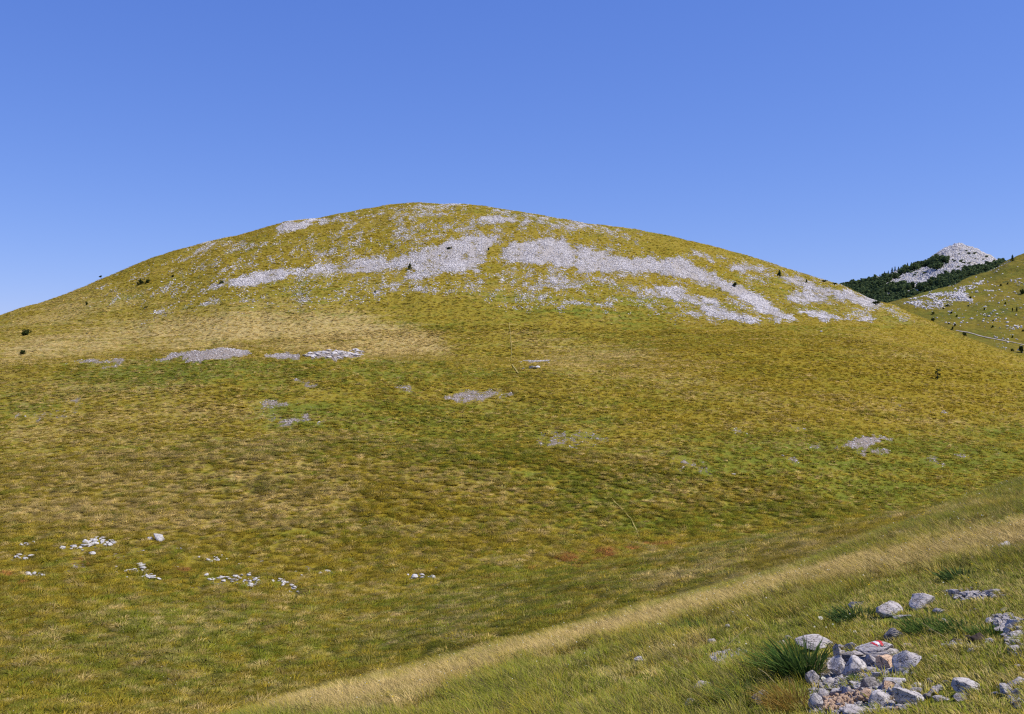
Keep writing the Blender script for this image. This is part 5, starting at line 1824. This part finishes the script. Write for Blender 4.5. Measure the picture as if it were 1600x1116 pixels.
def stalk(pts, label, rmax=30, head=True, thick=.0035, px_up=None):
    """pts: foot pixel then pixel offsets (dx, dy up) of the bent stem."""
    p = at1(*pts[0], rmax=rmax)
    k = p.y / F
    V, Fc = [], []
    P3 = [Vector((0, 0, 0))] + [Vector((dx * k, .01 * i, dy * k)) for i, (dx, dy) in enumerate(pts[1:])]
    for i, q in enumerate(P3):
        t = thick * (1 - .5 * i / len(P3))
        for a in range(4):
            V.append((q.x + t * math.cos(a * 1.57), q.y + t * math.sin(a * 1.57), q.z + t * .3 * math.sin(a * 1.57 + .8)))
    for i in range(len(P3) - 1):
        for a in range(4):
            Fc.append((i * 4 + a, i * 4 + (a + 1) % 4, (i + 1) * 4 + (a + 1) % 4, (i + 1) * 4 + a))
    o = add_obj('grass_stalk', mesh_from('grass_stalk', V, Fc, MAT_STALK), loc=p)
    return tag(o, label, 'stalk')


stalk([(1125, 1020), (14, 14), (28, 26), (38, 34), (43, 38), (46, 38), (48, 34)], 'single long pale stalk with a bent tip over the gravel scar')
stalk([(1222, 1080), (-12, 14), (-26, 28), (-36, 34)], 'dry stem leaning left out of the sedge towards the gravel', thick=.003)
stalk([(1330, 1002), (8, 6), (20, 14), (36, 17), (44, 14)], 'thin arched stem above the painted rock', thick=.002)
stalk([(1487, 1003), (-14, 10), (-30, 18), (-46, 30)], 'pale stem leaning left over the dark grass strip', thick=.0025)
stalk([(1600 - 18, 1012), (-8, 12), (-14, 20)], 'short pale stem beside the stony patch', thick=.002)
rs = random.Random(33)
gs_pts = poly_points([(860, 1050), (1180, 960), (1380, 930), (1480, 980), (1250, 1000), (1180, 1110), (760, 1110)], 46, 44)
for i in range(46):
    q = gs_pts[i]
    L = rs.uniform(14, 30)
    o = stalk([tuple(q), (-L * .25, L * .4), (-L * .6, L * .7), (-L * 1.05, L * .85)], 'thin seeding grass stem standing out of the tall grass', thick=.0016)
    o['group'] = 'seeding grass stems on the near slope'


def flower_mesh(n=9, r0=.012):
    V, Fc = [], []
    for i in range(n):
        a = i * 2 * math.pi / n
        b = len(V)
        c, s = math.cos(a), math.sin(a)
        V += [(0, 0, 0), (c * r0 * .6 - s * .003, s * r0 * .6 + c * .003, .004), (c * r0, s * r0, .002), (c * r0 * .6 + s * .003, s * r0 * .6 - c * .003, .004)]
        Fc.append((b, b + 1, b + 2, b + 3))
    V += [(-.004, -.004, .004), (.004, -.004, .004), (.004, .004, .006), (-.004, .004, .006), (0, 0, .012)]
    b = len(V) - 5
    Fc += [(b, b + 1, b + 4), (b + 1, b + 2, b + 4), (b + 2, b + 3, b + 4), (b + 3, b, b + 4)]
    return V, Fc


FY = mesh_from('bloom', *flower_mesh(), MAT_PETAL_Y)
FW = mesh_from('bloom', *flower_mesh(), MAT_PETAL_W)


def flower(cx, cy, me, label, size=1.0, stem=8, rmax=30):
    p = at1(cx, cy + stem, rmax=rmax)
    k = p.y / F
    e = bpy.data.objects.new('flower', None)
    e.location = p
    COL.objects.link(e)
    tag(e, label, 'flower')
    b = add_obj('bloom', me, e, (0, 0, stem * k))
    b.scale = (size,) * 3
    b.rotation_euler = (.6, .2, 0)
    V, Fc = stem_mesh(stem * k, .0015, 0, 1)
    add_obj('stem', mesh_from('stem', V, Fc, MAT_HERB), e)


flower(1351, 1004, FY, 'yellow flower just left of the painted rock', 1.3, 3)
flower(1430, 1029, FY, 'yellow flower by the small pale stone right of the pile', 1.5, 2)
flower(1286.5, 1061, FW, 'cream flower at the left edge of the rock pile', 1.6, 4)
flower(1336, 988, FW, 'cream flower in the turf behind the rock pile', 1.5, 5)
flower(1364, 979.5, FW, 'small white flower below the jagged rock', 1.2, 4)
flower(1328, 985, FW, 'bluish white flower left of the cream one behind the pile', 1.1, 4)
flower(1282, 966, FW, 'tall pale seed head above the sedge tuft', 2.0, 18)
flower(1008, 1110, FW, 'cream flower at the bottom edge of the tall grass', 1.5, 5)
flower(1475, 995, FY, 'pale yellow flower at the edge of the dark grass strip', 1.0, 4)
flower(1197, 1088, FY, 'yellow flower right of the slanting grey slab', 1.2, 4)

# tiny flower heads: past counting
PFY = [bpy.data.objects.new('head_yellow', FY), bpy.data.objects.new('head_white', FW)]
w = (Rg < RD * 1.02) * (Rg > 8) * np.clip(M_dry, .1, 1)
N = 1100
x, y, z = pick(w, N, 450)
r = np.random.default_rng(451)
s = r.uniform(.3, .75, N) * np.interp(np.hypot(x, y), [8, 36], [.9, 1.8])
scatter('flower_heads', np.stack([x, y, z + r.uniform(.08, .17, N)], 1), np.stack([r.normal(.5, .3, N), r.normal(0, .3, N), s], 1), np.stack([s, s, s], 1), (r.uniform(size=N) > .45).astype(int), {}, PFY,
        'tiny cream and yellow flower heads over the straw band', 'flowers')
w = (Rg > RD * 1.3) * (Rg < 110) * VIS * np.clip(M_green, .1, 1)
N = 2600
x, y, z = pick(w, N, 452)
s = r.uniform(1.0, 2.2, N)
scatter('meadow_flower_heads', np.stack([x, y, z + r.uniform(.25, .42, N)], 1), np.stack([r.normal(.5, .3, N), r.normal(0, .3, N), s], 1), np.stack([s, s, s], 1), (r.uniform(size=N) > .25).astype(int), {}, PFY,
        'tiny pale flower heads dotted over the lower meadow', 'flowers')

# earth mound beside the dark strip
for i, (cx, cy, w, h, lab) in enumerate([(1400 + 900 / 7.155, 960 + 300 / 7.155, 22, 12, 'small mound of dark bare earth below the dark grass strip'),
                                         (1400 + 810 / 7.155, 960 + 295 / 7.155, 9, 7, 'dark clod of earth at the left side of the mound'),
                                         (1400 + 670 / 7.155, 960 + 315 / 7.155, 12, 5, 'low crumb of dark earth left of the mound')]):
    place_rock('earth_mound', cx, cy, w, h, seed=850 + i, mat=MAT_EARTH, label=lab, sub=4, cuts=2, rough=.4, cat='earth', tilt=.05, hmul=1.7)
